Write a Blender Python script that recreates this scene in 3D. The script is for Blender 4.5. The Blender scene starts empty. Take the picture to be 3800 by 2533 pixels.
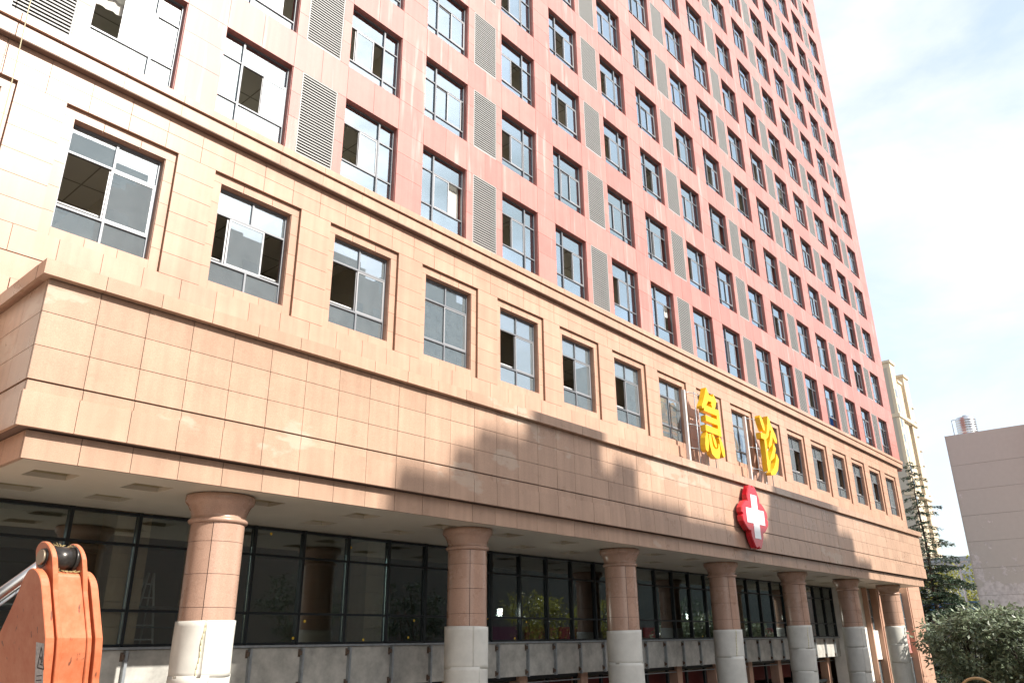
import bpy, math, random
from mathutils import Vector, Matrix
random.seed(7)
R = math.radians
sc = bpy.context.scene
COL = sc.collection

# ------------------------------------------------------------------ camera
cam_d = bpy.data.cameras.new("camera")
cam = bpy.data.objects.new("camera", cam_d)
COL.objects.link(cam)
cam_d.sensor_width = 36.0
cam_d.lens = 27.35
cam_d.clip_start = 0.05
cam_d.clip_end = 3000
_f = Vector((0.707, 0.611, 0.356)).normalized()
_r = Vector((0.657, -0.754, -0.009)).normalized()
_u = _r.cross(_f).normalized()
_r = _f.cross(_u).normalized()
m = Matrix((( _r.x, _u.x, -_f.x, 0), (_r.y, _u.y, -_f.y, 0), (_r.z, _u.z, -_f.z, 5.0), (0, 0, 0, 1)))
cam.matrix_world = m
sc.camera = cam

# ------------------------------------------------------------------ sun and sky
SUN_AZ, SUN_EL = R(11.5), R(36.3)          # right of the facade's outward normal (-Y), height
SUNV = Vector((math.sin(SUN_AZ) * math.cos(SUN_EL), -math.cos(SUN_AZ) * math.cos(SUN_EL), math.sin(SUN_EL)))
sun_d = bpy.data.lights.new("sun", 'SUN')
sun_d.energy = 3.1
sun_d.angle = R(0.53)
sun_d.color = (1.0, 0.94, 0.865)
sun = bpy.data.objects.new("sun", sun_d)
COL.objects.link(sun)
sun.rotation_euler = SUNV.to_track_quat('Z', 'Y').to_euler()
sun.location = (40, -60, 80)

world = bpy.data.worlds.new("World")
sc.world = world
world.use_nodes = True
wn, wl = world.node_tree.nodes, world.node_tree.links
wn.clear()
wout = wn.new("ShaderNodeOutputWorld")
wbg = wn.new("ShaderNodeBackground")
wbg.inputs["Strength"].default_value = 0.15
sky = wn.new("ShaderNodeTexSky")
sky.sky_type = 'NISHITA'
sky.sun_disc = False
sky.sun_elevation = SUN_EL
sky.sun_rotation = math.pi - SUN_AZ
sky.air_density = 1.0
sky.dust_density = 3.0
sky.ozone_density = 1.0
tc = wn.new("ShaderNodeTexCoord")
mp = wn.new("ShaderNodeMapping")
mp.inputs["Scale"].default_value = (1.0, 1.0, 2.4)
mp.inputs["Location"].default_value = (0.35, 0.1, 0.0)
n1 = wn.new("ShaderNodeTexNoise")
n1.inputs["Scale"].default_value = 3.0
n1.inputs["Detail"].default_value = 9.0
n1.inputs["Roughness"].default_value = 0.58
n1.inputs["Distortion"].default_value = 0.25
cr = wn.new("ShaderNodeValToRGB")
cr.color_ramp.elements[0].position = 0.36
cr.color_ramp.elements[0].color = (0.36, 0.36, 0.36, 1)
cr.color_ramp.elements[1].position = 0.64
cr.color_ramp.elements[1].color = (0.97, 0.97, 0.97, 1)
mx = wn.new("ShaderNodeMix")
mx.data_type = 'RGBA'
mx.inputs["B"].default_value = (2.85, 3.03, 3.18, 1)
wl.new(tc.outputs["Generated"], mp.inputs["Vector"])
wl.new(mp.outputs["Vector"], n1.inputs["Vector"])
wl.new(n1.outputs["Fac"], cr.inputs["Fac"])
wl.new(cr.outputs["Color"], mx.inputs["Factor"])
wl.new(sky.outputs["Color"], mx.inputs["A"])
wl.new(mx.outputs["Result"], wbg.inputs["Color"])
wl.new(wbg.outputs["Background"], wout.inputs["Surface"])

sc.view_settings.view_transform = 'Standard'
sc.view_settings.look = 'None'
sc.view_settings.gamma = 1.0
sc.view_settings.exposure = 1.3
sc.view_settings.use_curve_mapping = False
sc.cycles.use_denoising = True
sc.cycles.max_bounces = 7
sc.cycles.transparent_max_bounces = 12
sc.cycles.caustics_reflective = False
sc.cycles.caustics_refractive = False

# ------------------------------------------------------------------ helpers
class MB:
    """collects faces, links them as one mesh object"""
    def __init__(s): s.v, s.f, s.mi, s.sm, s.cur = [], [], [], [], 0
    def add(s, vs, fs, smooth=False):
        o = len(s.v); s.v += [tuple(p) for p in vs]
        for q in fs:
            s.f.append(tuple(o + i for i in q)); s.mi.append(s.cur); s.sm.append(smooth)
        return s
    def box(s, x0, x1, y0, y1, z0, z1):
        return s.add([(x0,y0,z0),(x1,y0,z0),(x1,y1,z0),(x0,y1,z0),(x0,y0,z1),(x1,y0,z1),(x1,y1,z1),(x0,y1,z1)],
              [(0,3,2,1),(4,5,6,7),(0,1,5,4),(1,2,6,5),(2,3,7,6),(3,0,4,7)])
    def prism(s, poly, y0, y1):
        """polygon in XZ (counter-clockwise seen from -Y), pulled from y0 (front) to y1"""
        n = len(poly)
        vs = [(x, y0, z) for x, z in poly] + [(x, y1, z) for x, z in poly]
        fs = [tuple(range(n)), tuple(range(2*n-1, n-1, -1))]
        fs += [(i, n+i, n+(i+1) % n, (i+1) % n) for i in range(n)]
        return s.add(vs, fs)
    def tube(s, p0, p1, r0, r1=None, n=8, caps=True):
        r1 = r0 if r1 is None else r1
        a, b = Vector(p0), Vector(p1); d = (b-a).normalized()
        t = Vector((0,0,1)) if abs(d.z) < 0.9 else Vector((1,0,0))
        e = d.cross(t).normalized(); g = d.cross(e)
        vs = []
        for c, r in ((a, r0), (b, r1)):
            for i in range(n):
                w = 2*math.pi*i/n
                vs.append(c + e*(r*math.cos(w)) + g*(r*math.sin(w)))
        s.add(vs, [(i, (i+1) % n, n+(i+1) % n, n+i) for i in range(n)], True)
        if caps: s.add([], []); o = len(s.v)-2*n; s.f += [tuple(o+i for i in range(n-1,-1,-1)), tuple(o+n+i for i in range(n))]; s.mi += [s.cur]*2; s.sm += [False]*2
        return s
    def lathe(s, prof, cx, cy, n=32, a0=0.0, a1=2*math.pi, smooth=True):
        full = abs(a1-a0-2*math.pi) < 1e-6
        cols = n if full else n+1
        vs, fs = [], []
        for r, z in prof:
            for i in range(cols):
                w = a0+(a1-a0)*i/n
                vs.append((cx+r*math.cos(w), cy+r*math.sin(w), z))
        for j in range(len(prof)-1):
            for i in range(n):
                k = (i+1) % cols
                fs.append((j*cols+i, j*cols+k, (j+1)*cols+k, (j+1)*cols+i))
        return s.add(vs, fs, smooth)
    def mesh(s, name, mats):
        me = bpy.data.meshes.new(name)
        me.from_pydata(s.v, [], s.f)
        for mm in (mats if isinstance(mats, (list, tuple)) else [mats]): me.materials.append(mm)
        me.polygons.foreach_set("material_index", s.mi)
        me.polygons.foreach_set("use_smooth", s.sm)
        me.update()
        return me

WLOC = {}
def put(name, me, parent=None, at=(0,0,0), kind=None):
    o = bpy.data.objects.new(name, me)
    COL.objects.link(o)
    at = Vector(at)
    if parent is not None:
        o.parent = parent; o.location = at - WLOC[parent.name]
    else: o.location = at
    WLOC[o.name] = at
    if kind: o["kind"] = kind
    return o
def thing(name, label, cat, at=(0,0,0), group=None, me=None):
    o = put(name, me, None, at)
    o["label"] = label; o["category"] = cat
    if group: o["group"] = group
    return o
def struct(name, me, at=(0,0,0)):
    return put(name, me, None, at, "structure")

_tiles = {}
def tile(w, t, h, mat):
    k = (round(w,3), round(t,3), round(h,3), mat.name)
    if k not in _tiles:
        _tiles[k] = MB().box(-w/2, w/2, 0, t, -h/2, h/2).mesh("tile", mat)
    return _tiles[k]

# ------------------------------------------------------------------ materials
def mat_base(name):
    mt = bpy.data.materials.new(name); mt.use_nodes = True
    nt = mt.node_tree; b = nt.nodes["Principled BSDF"]
    return mt, nt, b
def N(nt, t): return nt.nodes.new("ShaderNode"+t)
def plain(name, col, rough=0.5, metal=0.0, spec=0.5, noise=0.0, nscale=3.0, bump=0.0, emit=0.0):
    mt, nt, b = mat_base(name)
    b.inputs["Base Color"].default_value = (*col, 1)
    b.inputs["Roughness"].default_value = rough
    b.inputs["Metallic"].default_value = metal
    b.inputs["Specular IOR Level"].default_value = spec
    if emit:
        b.inputs["Emission Color"].default_value = (*col, 1); b.inputs["Emission Strength"].default_value = emit
    if noise:
        g = N(nt, "NewGeometry"); no = N(nt, "TexNoise"); no.inputs["Scale"].default_value = nscale; no.inputs["Detail"].default_value = 6
        no.inputs["Roughness"].default_value = 0.65
        mr = N(nt, "MapRange"); mr.inputs["From Min"].default_value = 0.3; mr.inputs["From Max"].default_value = 0.7
        mr.inputs["To Min"].default_value = 1-noise; mr.inputs["To Max"].default_value = 1+noise
        vm = N(nt, "VectorMath"); vm.operation = 'SCALE'; vm.inputs[0].default_value = col
        nt.links.new(g.outputs["Position"], no.inputs["Vector"]); nt.links.new(no.outputs["Fac"], mr.inputs["Value"])
        nt.links.new(mr.outputs["Result"], vm.inputs["Scale"]); nt.links.new(vm.outputs["Vector"], b.inputs["Base Color"])
        if bump:
            bp = N(nt, "Bump"); bp.inputs["Strength"].default_value = bump; bp.inputs["Distance"].default_value = 0.02
            nt.links.new(no.outputs["Fac"], bp.inputs["Height"]); nt.links.new(bp.outputs["Normal"], b.inputs["Normal"])
    return mt
def stone(name, col, var=0.10, rough=0.36, speck=0.10, stain=0.0, spec=0.5, lime=0.0):
    """cladding: a shade of its own for each slab, fine grain, faint cloudy wear"""
    mt, nt, b = mat_base(name); L = nt.links.new
    g = N(nt, "NewGeometry"); oi = N(nt, "ObjectInfo")
    ad = N(nt, "Math"); ad.operation = 'ADD'; L(oi.outputs["Random"], ad.inputs[0]); L(g.outputs["Random Per Island"], ad.inputs[1])
    fr = N(nt, "Math"); fr.operation = 'FRACT'; L(ad.outputs[0], fr.inputs[0])
    wnz = N(nt, "TexWhiteNoise"); wnz.noise_dimensions = '1D'; L(fr.outputs[0], wnz.inputs["W"])
    mr = N(nt, "MapRange"); mr.inputs["To Min"].default_value = 1-var; mr.inputs["To Max"].default_value = 1+var
    L(wnz.outputs["Value"], mr.inputs["Value"])
    gr = N(nt, "TexNoise"); gr.inputs["Scale"].default_value = 70; gr.inputs["Detail"].default_value = 3; L(g.outputs["Position"], gr.inputs["Vector"])
    m2 = N(nt, "MapRange"); m2.inputs["From Min"].default_value = 0.3; m2.inputs["From Max"].default_value = 0.7
    m2.inputs["To Min"].default_value = 1-speck; m2.inputs["To Max"].default_value = 1+speck; L(gr.outputs["Fac"], m2.inputs["Value"])
    cl = N(nt, "TexNoise"); cl.inputs["Scale"].default_value = 1.3; cl.inputs["Detail"].default_value = 7; cl.inputs["Roughness"].default_value = 0.65; L(g.outputs["Position"], cl.inputs["Vector"])
    m3 = N(nt, "MapRange"); m3.inputs["From Min"].default_value = 0.3; m3.inputs["From Max"].default_value = 0.7
    m3.inputs["To Min"].default_value = 0.92; m3.inputs["To Max"].default_value = 1.07; L(cl.outputs["Fac"], m3.inputs["Value"])
    sm_ = N(nt, "Mapping"); sm_.inputs["Scale"].default_value = (5.5, 5.5, 0.16); L(g.outputs["Position"], sm_.inputs["Vector"])
    sk = N(nt, "TexNoise"); sk.inputs["Scale"].default_value = 1.0; sk.inputs["Detail"].default_value = 5; L(sm_.outputs["Vector"], sk.inputs["Vector"])
    m6 = N(nt, "MapRange"); m6.inputs["From Min"].default_value = 0.32; m6.inputs["From Max"].default_value = 0.72; m6.inputs["To Min"].default_value = 0.93; m6.inputs["To Max"].default_value = 1.10; L(sk.outputs["Fac"], m6.inputs["Value"])
    a0 = N(nt, "Math"); a0.operation = 'MULTIPLY'; L(mr.outputs[0], a0.inputs[0]); L(m6.outputs[0], a0.inputs[1])
    a = N(nt, "Math"); a.operation = 'MULTIPLY'; L(a0.outputs[0], a.inputs[0]); L(m2.outputs[0], a.inputs[1])
    c = N(nt, "Math"); c.operation = 'MULTIPLY'; L(a.outputs[0], c.inputs[0]); L(m3.outputs[0], c.inputs[1])
    vm = N(nt, "VectorMath"); vm.operation = 'SCALE'; vm.inputs[0].default_value = col; L(c.outputs[0], vm.inputs["Scale"])
    outc = vm.outputs["Vector"]
    if stain:
        # pale lime marks left by water, with a torn edge
        mpn = N(nt, "Mapping"); mpn.inputs["Scale"].default_value = (0.30, 0.3, 0.62); L(g.outputs["Position"], mpn.inputs["Vector"])
        sn = N(nt, "TexNoise"); sn.inputs["Scale"].default_value = 1.0; sn.inputs["Detail"].default_value = 8; sn.inputs["Roughness"].default_value = 0.6
        L(mpn.outputs["Vector"], sn.inputs["Vector"])
        rp = N(nt, "ValToRGB"); rp.color_ramp.elements[0].position = 0.60; rp.color_ramp.elements[1].position = 0.625; L(sn.outputs["Fac"], rp.inputs["Fac"])
        mu = N(nt, "Math"); mu.operation = 'MULTIPLY'; mu.inputs[1].default_value = stain; L(rp.outputs["Color"], mu.inputs[0])
        mxx = N(nt, "Mix"); mxx.data_type = 'RGBA'; L(mu.outputs[0], mxx.inputs["Factor"]); L(outc, mxx.inputs["A"]); mxx.inputs["B"].default_value = (0.52, 0.42, 0.33, 1)
        outc = mxx.outputs["Result"]
    if lime:
        mq = N(nt, "Mapping"); mq.inputs["Scale"].default_value = (3.4, 3.4, 0.30); mq.inputs["Location"].default_value = (3.1, 0.4, 1.7); L(g.outputs["Position"], mq.inputs["Vector"])
        nq = N(nt, "TexNoise"); nq.inputs["Scale"].default_value = 1.0; nq.inputs["Detail"].default_value = 6; L(mq.outputs["Vector"], nq.inputs["Vector"])
        rq = N(nt, "ValToRGB"); rq.color_ramp.elements[0].position = 0.60; rq.color_ramp.elements[1].position = 0.72; L(nq.outputs["Fac"], rq.inputs["Fac"])
        uq = N(nt, "Math"); uq.operation = 'MULTIPLY'; uq.inputs[1].default_value = lime; L(rq.outputs["Color"], uq.inputs[0])
        xq = N(nt, "Mix"); xq.data_type = 'RGBA'; L(uq.outputs[0], xq.inputs["Factor"]); L(outc, xq.inputs["A"]); xq.inputs["B"].default_value = (0.70, 0.58, 0.54, 1)
        outc = xq.outputs["Result"]
    L(outc, b.inputs["Base Color"])
    m4 = N(nt, "MapRange"); m4.inputs["To Min"].default_value = rough-0.05; m4.inputs["To Max"].default_value = rough+0.09; L(cl.outputs["Fac"], m4.inputs["Value"])
    L(m4.outputs[0], b.inputs["Roughness"])
    b.inputs["Specular IOR Level"].default_value = spec
    return mt
def glass(name, refl, tint, rcol=(0.80, 0.90, 1.0), rough=0.0, dirt=0.0):
    mt = bpy.data.materials.new(name); mt.use_nodes = True
    nt = mt.node_tree; nt.nodes.clear(); L = nt.links.new
    out = N(nt, "OutputMaterial"); tr = N(nt, "BsdfTransparent"); gl = N(nt, "BsdfGlossy"); mixs = N(nt, "MixShader")
    tr.inputs["Color"].default_value = (*tint, 1)
    gl.inputs["Color"].default_value = (*rcol, 1); gl.inputs["Roughness"].default_value = rough
    lw = N(nt, "LayerWeight"); lw.inputs["Blend"].default_value = 0.35
    mr = N(nt, "MapRange"); mr.inputs["To Min"].default_value = refl; mr.inputs["To Max"].default_value = 0.98
    L(lw.outputs["Fresnel"], mr.inputs["Value"]); L(mr.outputs[0], mixs.inputs["Fac"])
    L(tr.outputs[0], mixs.inputs[1]); L(gl.outputs[0], mixs.inputs[2])
    g = N(nt, "NewGeometry")
    last = mixs.outputs[0]
    if dirt:
        df = N(nt, "BsdfDiffuse"); df.inputs["Color"].default_value = (0.27, 0.315, 0.33, 1)
        n2 = N(nt, "TexNoise"); n2.inputs["Scale"].default_value = 2.2; n2.inputs["Detail"].default_value = 8; n2.inputs["Roughness"].default_value = 0.7; L(g.outputs["Position"], n2.inputs["Vector"])
        oi = N(nt, "ObjectInfo")
        m5 = N(nt, "MapRange"); m5.inputs["From Min"].default_value = 0.25; m5.inputs["From Max"].default_value = 0.75; m5.inputs["To Min"].default_value = dirt*0.75; m5.inputs["To Max"].default_value = dirt*1.25
        L(n2.outputs["Fac"], m5.inputs["Value"])
        mm = N(nt, "MixShader"); L(m5.outputs[0], mm.inputs["Fac"]); L(last, mm.inputs[1]); L(df.outputs[0], mm.inputs[2]); last = mm.outputs[0]
    L(last, out.inputs["Surface"])
    return mt
def leafmat(name, col, var=0.35, trans=0.25):
    mt, nt, b = mat_base(name); L = nt.links.new
    g = N(nt, "NewGeometry")
    mr = N(nt, "MapRange"); mr.inputs["To Min"].default_value = 1-var; mr.inputs["To Max"].default_value = 1+var; L(g.outputs["Random Per Island"], mr.inputs["Value"])
    vm = N(nt, "VectorMath"); vm.operation = 'SCALE'; vm.inputs[0].default_value = col; L(mr.outputs[0], vm.inputs["Scale"])
    L(vm.outputs["Vector"], b.inputs["Base Color"]); b.inputs["Roughness"].default_value = 0.42
    tl = N(nt, "BsdfTranslucent"); L(vm.outputs["Vector"], tl.inputs["Color"])
    mm = N(nt, "MixShader"); mm.inputs["Fac"].default_value = trans
    L(b.outputs[0], mm.inputs[1]); L(tl.outputs[0], mm.inputs[2]); L(mm.outputs[0], nt.nodes["Material Output"].inputs["Surface"])
    return mt

M_RED = stone("red stone panel", (0.47, 0.198, 0.168), var=0.10, rough=0.42, speck=0.05, spec=0.42, lime=0.30)
M_REDJ = plain("red joint", (0.30, 0.10, 0.085), 0.8)
M_BEIGE = stone("beige polished stone", (0.49, 0.302, 0.216), var=0.06, rough=0.34, speck=0.07, spec=0.26)
M_FASC = stone("canopy polished stone", (0.44, 0.292, 0.208), var=0.07, rough=0.27, speck=0.12, stain=0.55, spec=0.22)
M_COLM = stone("column stone", (0.45, 0.288, 0.212), var=0.05, rough=0.26, speck=0.16)
M_JOINT = plain("stone joint", (0.17, 0.115, 0.09), 0.85)
M_PJOINT = plain("podium joint", (0.26, 0.165, 0.11), 0.85)
M_FRAME = plain("grey aluminium frame", (0.19, 0.20, 0.215), 0.45, 0.3)
M_SASH = plain("silver sash frame", (0.33, 0.335, 0.345), 0.42, 0.35)
M_SLAT = plain("louver slat aluminium", (0.36, 0.36, 0.345), 0.5, 0.0)
M_DARK = plain("dark interior", (0.03, 0.03, 0.03), 0.9)
M_GLASS = glass("tower window glass", 0.48, (0.95, 0.97, 0.96), (0.80, 0.94, 1.0))
M_PGLASS = glass("podium window glass", 0.45, (0.80, 0.85, 0.84), (0.75, 0.88, 1.0), dirt=0.36)
M_CGLASS = glass("dark curtain wall glass", 0.15, (0.90, 0.93, 0.91), (0.85, 0.95, 0.95))
M_CEIL = plain("room ceiling", (0.86, 0.84, 0.76), 0.9)
M_ROOM = plain("room wall", (0.80, 0.75, 0.63), 0.9)
M_SOFF = plain("soffit paint", (0.58, 0.535, 0.44), 0.42, noise=0.06, nscale=0.8)
M_RECESS = plain("soffit recess board", (0.44, 0.385, 0.26), 0.7, noise=0.15, nscale=3)
M_BLACK = plain("black mullion", (0.022, 0.027, 0.030), 0.35, 0.3)
M_CONC = plain("raw concrete", (0.44, 0.43, 0.39), 0.9, noise=0.30, nscale=2.2, bump=0.3)
M_STEEL = plain("galvanised steel", (0.36, 0.39, 0.41), 0.45, 0.6, noise=0.2, nscale=6)
M_RUST = plain("rusty bracket", (0.14, 0.10, 0.075), 0.8, noise=0.4, nscale=20)
M_WRAP = plain("white foam wrap", (0.64, 0.625, 0.56), 0.55, noise=0.10, nscale=2.6)
M_YEL = plain("yellow enamel letter", (0.86, 0.50, 0.010), 0.35)
M_EMR = plain("red enamel", (0.52, 0.012, 0.022), 0.18)
M_WHITE = plain("white enamel", (0.80, 0.80, 0.80), 0.10)
M_WHITEP = plain("white plaster", (0.72, 0.70, 0.64), 0.8, noise=0.15, nscale=1.5)
M_PIPE = plain("white railing tube", (0.78, 0.78, 0.76), 0.35)

# ------------------------------------------------------------------ ground
g = MB().add([(-900,-900,0),(900,-900,0),(900,900,0),(-900,900,0)], [(0,1,2,3)])
struct("ground", g.mesh("ground", plain("dusty ground", (0.36, 0.335, 0.295), 0.95, noise=0.3, nscale=0.25, bump=0.3)))
rd = MB().box(-200, 300, -19, -11.5, -0.2, 0.006)
struct("road", rd.mesh("road", plain("asphalt", (0.055, 0.055, 0.058), 0.9, noise=0.25, nscale=2)))
pv = MB().box(-200, 300, -24.5, -19.3, -0.2, 0.13)
struct("pavement", pv.mesh("pavement", plain("paving", (0.28, 0.27, 0.25), 0.9, noise=0.15, nscale=3)))
lm = MB()
for x in range(-60, 200, 7): lm.box(x, x+3, -15.32, -15.18, 0.006, 0.010)
struct("road_marking", lm.mesh("road_marking", plain("road paint", (0.75, 0.75, 0.72), 0.7)))

# ------------------------------------------------------------------ hospital: numbers
YF = 16.18                      # red tower face
YP = 16.07                      # podium face
X0, Z0, S1, S2, WW, WH, FH = 4.282, 20.106, 3.878, 3.113, 2.034, 2.439, 3.6
ROWS = 14
C_MIN, C_MAX = -3, 16
X_R = 64.06
def colx(c):
    k = (c+1)//2
    return X0 + k*S2 + (c-k)*S1
X_L = colx(C_MIN) - 1.3
Z_CORN = 17.10
Z_TOP = Z0 + FH*(ROWS-1) + 3.0
LOUV = [(c, colx(c)+WW, colx(c+1)) for c in range(C_MIN, C_MAX) if c % 2 != 0]   # louvre bays: c odd | c+1 even

hosp = thing("hospital_building", "tall red stone hospital tower on a beige stone podium with columned entrance canopy", "building", (30, 20, 0))
CAMP = Vector((0, 0, 5))
def dist(p): return (Vector(p)-CAMP).length

# tower backing wall with openings, in one mesh
w = MB()
zr = lambda r: Z0 + FH*r
Y0b, Y1b = YF+0.03, YF+0.42
for c in range(C_MIN, C_MAX+1):     # vertical piers
    xa = colx(c)+WW
    xb = colx(c+1) if c < C_MAX else X_R-0.03
    if c % 2 != 0 and c < C_MAX:
        w.box(xa, xa+0.32, Y0b, Y1b, Z_CORN, Z_TOP); w.box(xb-0.32, xb, Y0b, Y1b, Z_CORN, Z_TOP)
        w.box(xa+0.32, xb-0.32, Y0b+0.12, Y1b, Z_CORN, Z_TOP)
    else: w.box(xa, xb, Y0b, Y1b, Z_CORN, Z_TOP)
w.box(X_L, colx(C_MIN), Y0b, Y1b, Z_CORN, Z_TOP)
for r in range(ROWS):
    zt = zr(r); zb = (zr(r+1)-WH) if r < ROWS-1 else Z_TOP
    for c in range(C_MIN, C_MAX+1):
        w.box(colx(c), colx(c)+WW, Y0b, Y1b, zt, zb)
        if c % 2 != 0 and c < C_MAX: w.box(colx(c)+WW+0.32, colx(c+1)-0.32, Y0b, Y0b+0.12, zt, zb)
for c in range(C_MIN, C_MAX+1): w.box(colx(c), colx(c)+WW, Y0b, Y1b, Z_CORN, Z0-WH-0.43)
put("wall", w.mesh("tower_wall", M_REDJ), hosp)
# end walls, back and roof of the tower
e = MB()
e.box(X_R-0.03, X_R, YF+0.002, 38, Z_CORN-0.5, Z_TOP); e.box(X_L-0.3, X_L, YF+0.002, 38, Z_CORN-0.5, Z_TOP)
e.box(X_L, X_R-0.03, 37.6, 38, 8, Z_TOP); e.box(X_L, X_R-0.03, Y1b, 37.6, Z_TOP-0.3, Z_TOP)
put("end_wall", e.mesh("end_wall", M_RED), hosp)
# rooms: ceilings, floors and rear partition on every storey
for r in range(-1, ROWS):
    zc = zr(r)+0.12 if r >= 0 else 16.0
    s = MB(); s.cur = 0; s.box(X_L+0.02, X_R-0.05, Y1b+0.002, 24, zc, zc+0.35)
    put("floor_slab", s.mesh("floor_slab", M_CEIL), hosp)
pt = MB()
pt.box(X_L+0.02, X_R-0.05, 21.4, 21.6, 8.2, Z_TOP-0.35)
for c in range(C_MIN, C_MAX+1):
    if c % 2 != 0: pt.box(colx(c)-0.95, colx(c)-0.83, Y1b+0.004, 21.398, 10.9, Z_TOP-0.36)
put("partition", pt.mesh("partition", M_ROOM), hosp)
# ceiling grid bars in the nearer rooms
cg = MB()
for r in range(-1, 4):
    zc = (zr(r)+0.12 if r >= 0 else 16.0) - 0.004
    for i in range(52): cg.box(1+i*1.2, 1.03+i*1.2, Y1b+0.02, 23.9, zc-0.008, zc)
    for j in range(6): cg.box(0.2, 63, 17.2+j*1.2, 17.23+j*1.2, zc-0.009, zc-0.001)
put("ceiling_grid", cg.mesh("ceiling_grid", plain("ceiling bar", (0.40, 0.38, 0.33), 0.8)), hosp)

# ------------------------------------------------------------------ red cladding panels
G = 0.009
panels = []
def panel(x0, x1, z0, z1): panels.append((x0+G/2, x1-G/2, z0+G/2, z1-G/2))
for r in range(ROWS):
    zt = zr(r); zb = (zr(r+1)-WH) if r < ROWS-1 else Z_TOP
    bands = [(zt, zb)] if zb-zt < 1.6 else [(zt, zt+1.16), (zt+1.16, zb)]
    for za, zc_ in bands:
        for c in range(C_MIN, C_MAX+1):
            x = colx(c)
            panel(x, x+WW/2, za, zc_); panel(x+WW/2, x+WW, za, zc_)
            xa = x+WW; xb = colx(c+1) if c < C_MAX else X_R
            if c % 2 != 0 and c < C_MAX: panel(xa, (xa+xb)/2, za, zc_); panel((xa+xb)/2, xb, za, zc_)
            elif c == C_MAX: panel(xa, xa+0.9, za, zc_); panel(xa+0.9, xb, za, zc_)
            else: panel(xa, xb, za, zc_)
    zbot = Z0-WH if r == 0 else zr(r)-WH
    hs = [zbot + (zt-zbot)*k/3 for k in range(4)]
    if r == 0: hs = [Z_CORN] + hs[1:]
    for a, b in zip(hs, hs[1:]):
        for c in range(C_MIN, C_MAX+1):
            xa = colx(c)+WW; xb = colx(c+1) if c < C_MAX else X_R
            if c % 2 != 0 and c < C_MAX: panel(xa, xa+0.32, a, b); panel(xb-0.32, xb, a, b)
            elif c == C_MAX: panel(xa, xa+0.9, a, b); panel(xa+0.9, xb, a, b)
            else: panel(xa, xb, a, b)
def inframe(p):
    d = Vector(p)-CAMP; z = d.dot(_f)
    if z < 0.5: return False
    u = d.dot(_r)/z; v = d.dot(_u)/z
    return abs(u) < 0.70 and abs(v) < 0.48
panels.sort(key=lambda q: (0 if inframe(((q[0]+q[1])/2, YF, (q[2]+q[3])/2)) else 1, dist(((q[0]+q[1])/2, YF, (q[2]+q[3])/2)) / math.sqrt(max((q[1]-q[0])*(q[3]-q[2]), 0.1))))
for (a, b, c_, d_) in panels[:300]:
    put("wall_panel", tile(b-a, 0.03, d_-c_, M_RED), hosp, ((a+b)/2, YF+random.uniform(-0.0015, 0.0015), (c_+d_)/2))
pm = MB()
for (a, b, c_, d_) in panels[300:]: pm.box(a, b, YF, YF+0.03, c_, d_)
put("wall_panels", pm.mesh("wall_panels", M_RED), hosp, kind="stuff")

# ------------------------------------------------------------------ windows
def frame_rect(mb, x0, x1, z0, z1, y0, y1, t):
    mb.box(x0, x1, y0, y1, z1-t, z1); mb.box(x0, x1, y0, y1, z0, z0+t)
    mb.box(x0, x0+t, y0, y1, z0+t, z1-t); mb.box(x1-t, x1, y0, y1, z0+t, z1-t)
_wm = {}
GY = 0.17        # glass plane behind the face
def red_window_mesh(narrow_left, WH):
    k = ("rw", narrow_left, WH)
    if k in _wm: return _wm[k]
    mb = MB()
    mb.cur = 1                                              # red stone reveal lining
    mb.box(0, WW, 0.034, GY+0.05, -0.012, -0.001); mb.box(0, 0.012, 0.034, GY+0.05, -WH, -0.012); mb.box(WW-0.012, WW, 0.034, GY+0.05, -WH, -0.012)
    mb.box(0.012, WW-0.012, 0.034, GY+0.05, -WH, -WH+0.012)
    mb.cur = 0
    frame_rect(mb, 0.013, WW-0.013, -WH+0.013, -0.013, GY, GY+0.07, 0.045)
    xm = 0.62 if narrow_left else WW-0.62
    mb.box(xm-0.028, xm+0.028, GY-0.022, GY+0.07, -WH+0.058, -0.058)
    for z in (-0.72, -1.99):
        mb.box(0.058, xm-0.028, GY-0.004, GY+0.066, z-0.022, z+0.022); mb.box(xm+0.028, WW-0.058, GY-0.004, GY+0.066, z-0.022, z+0.022)
    _wm[k] = mb.mesh("window", [M_FRAME, M_RED]); return _wm[k]
def sash_mesh(wd, hg):
    k = ("s", round(wd,3), round(hg,3))
    if k not in _wm:
        mb = MB(); frame_rect(mb, 0, wd, 0, hg, 0, 0.03, 0.042); _wm[k] = mb.mesh("sash", M_SASH)
    return _wm[k]
def pane_mesh(wd, hg, mat):
    k = ("p", round(wd,3), round(hg,3), mat.name)
    if k not in _wm: _wm[k] = MB().box(0, wd, 0, 0.008, 0, hg).mesh("pane", mat)
    return _wm[k]
STATES = {  # positions of the two sliding sashes, as fractions of the free travel
    'closed': (0.0, 1.0), 'left': (0.97, 1.0), 'right': (0.0, 0.03), 'mid': (0.35, 0.40), 'slit': (0.0, 0.86), 'slit2': (0.16, 1.0)}
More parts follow.
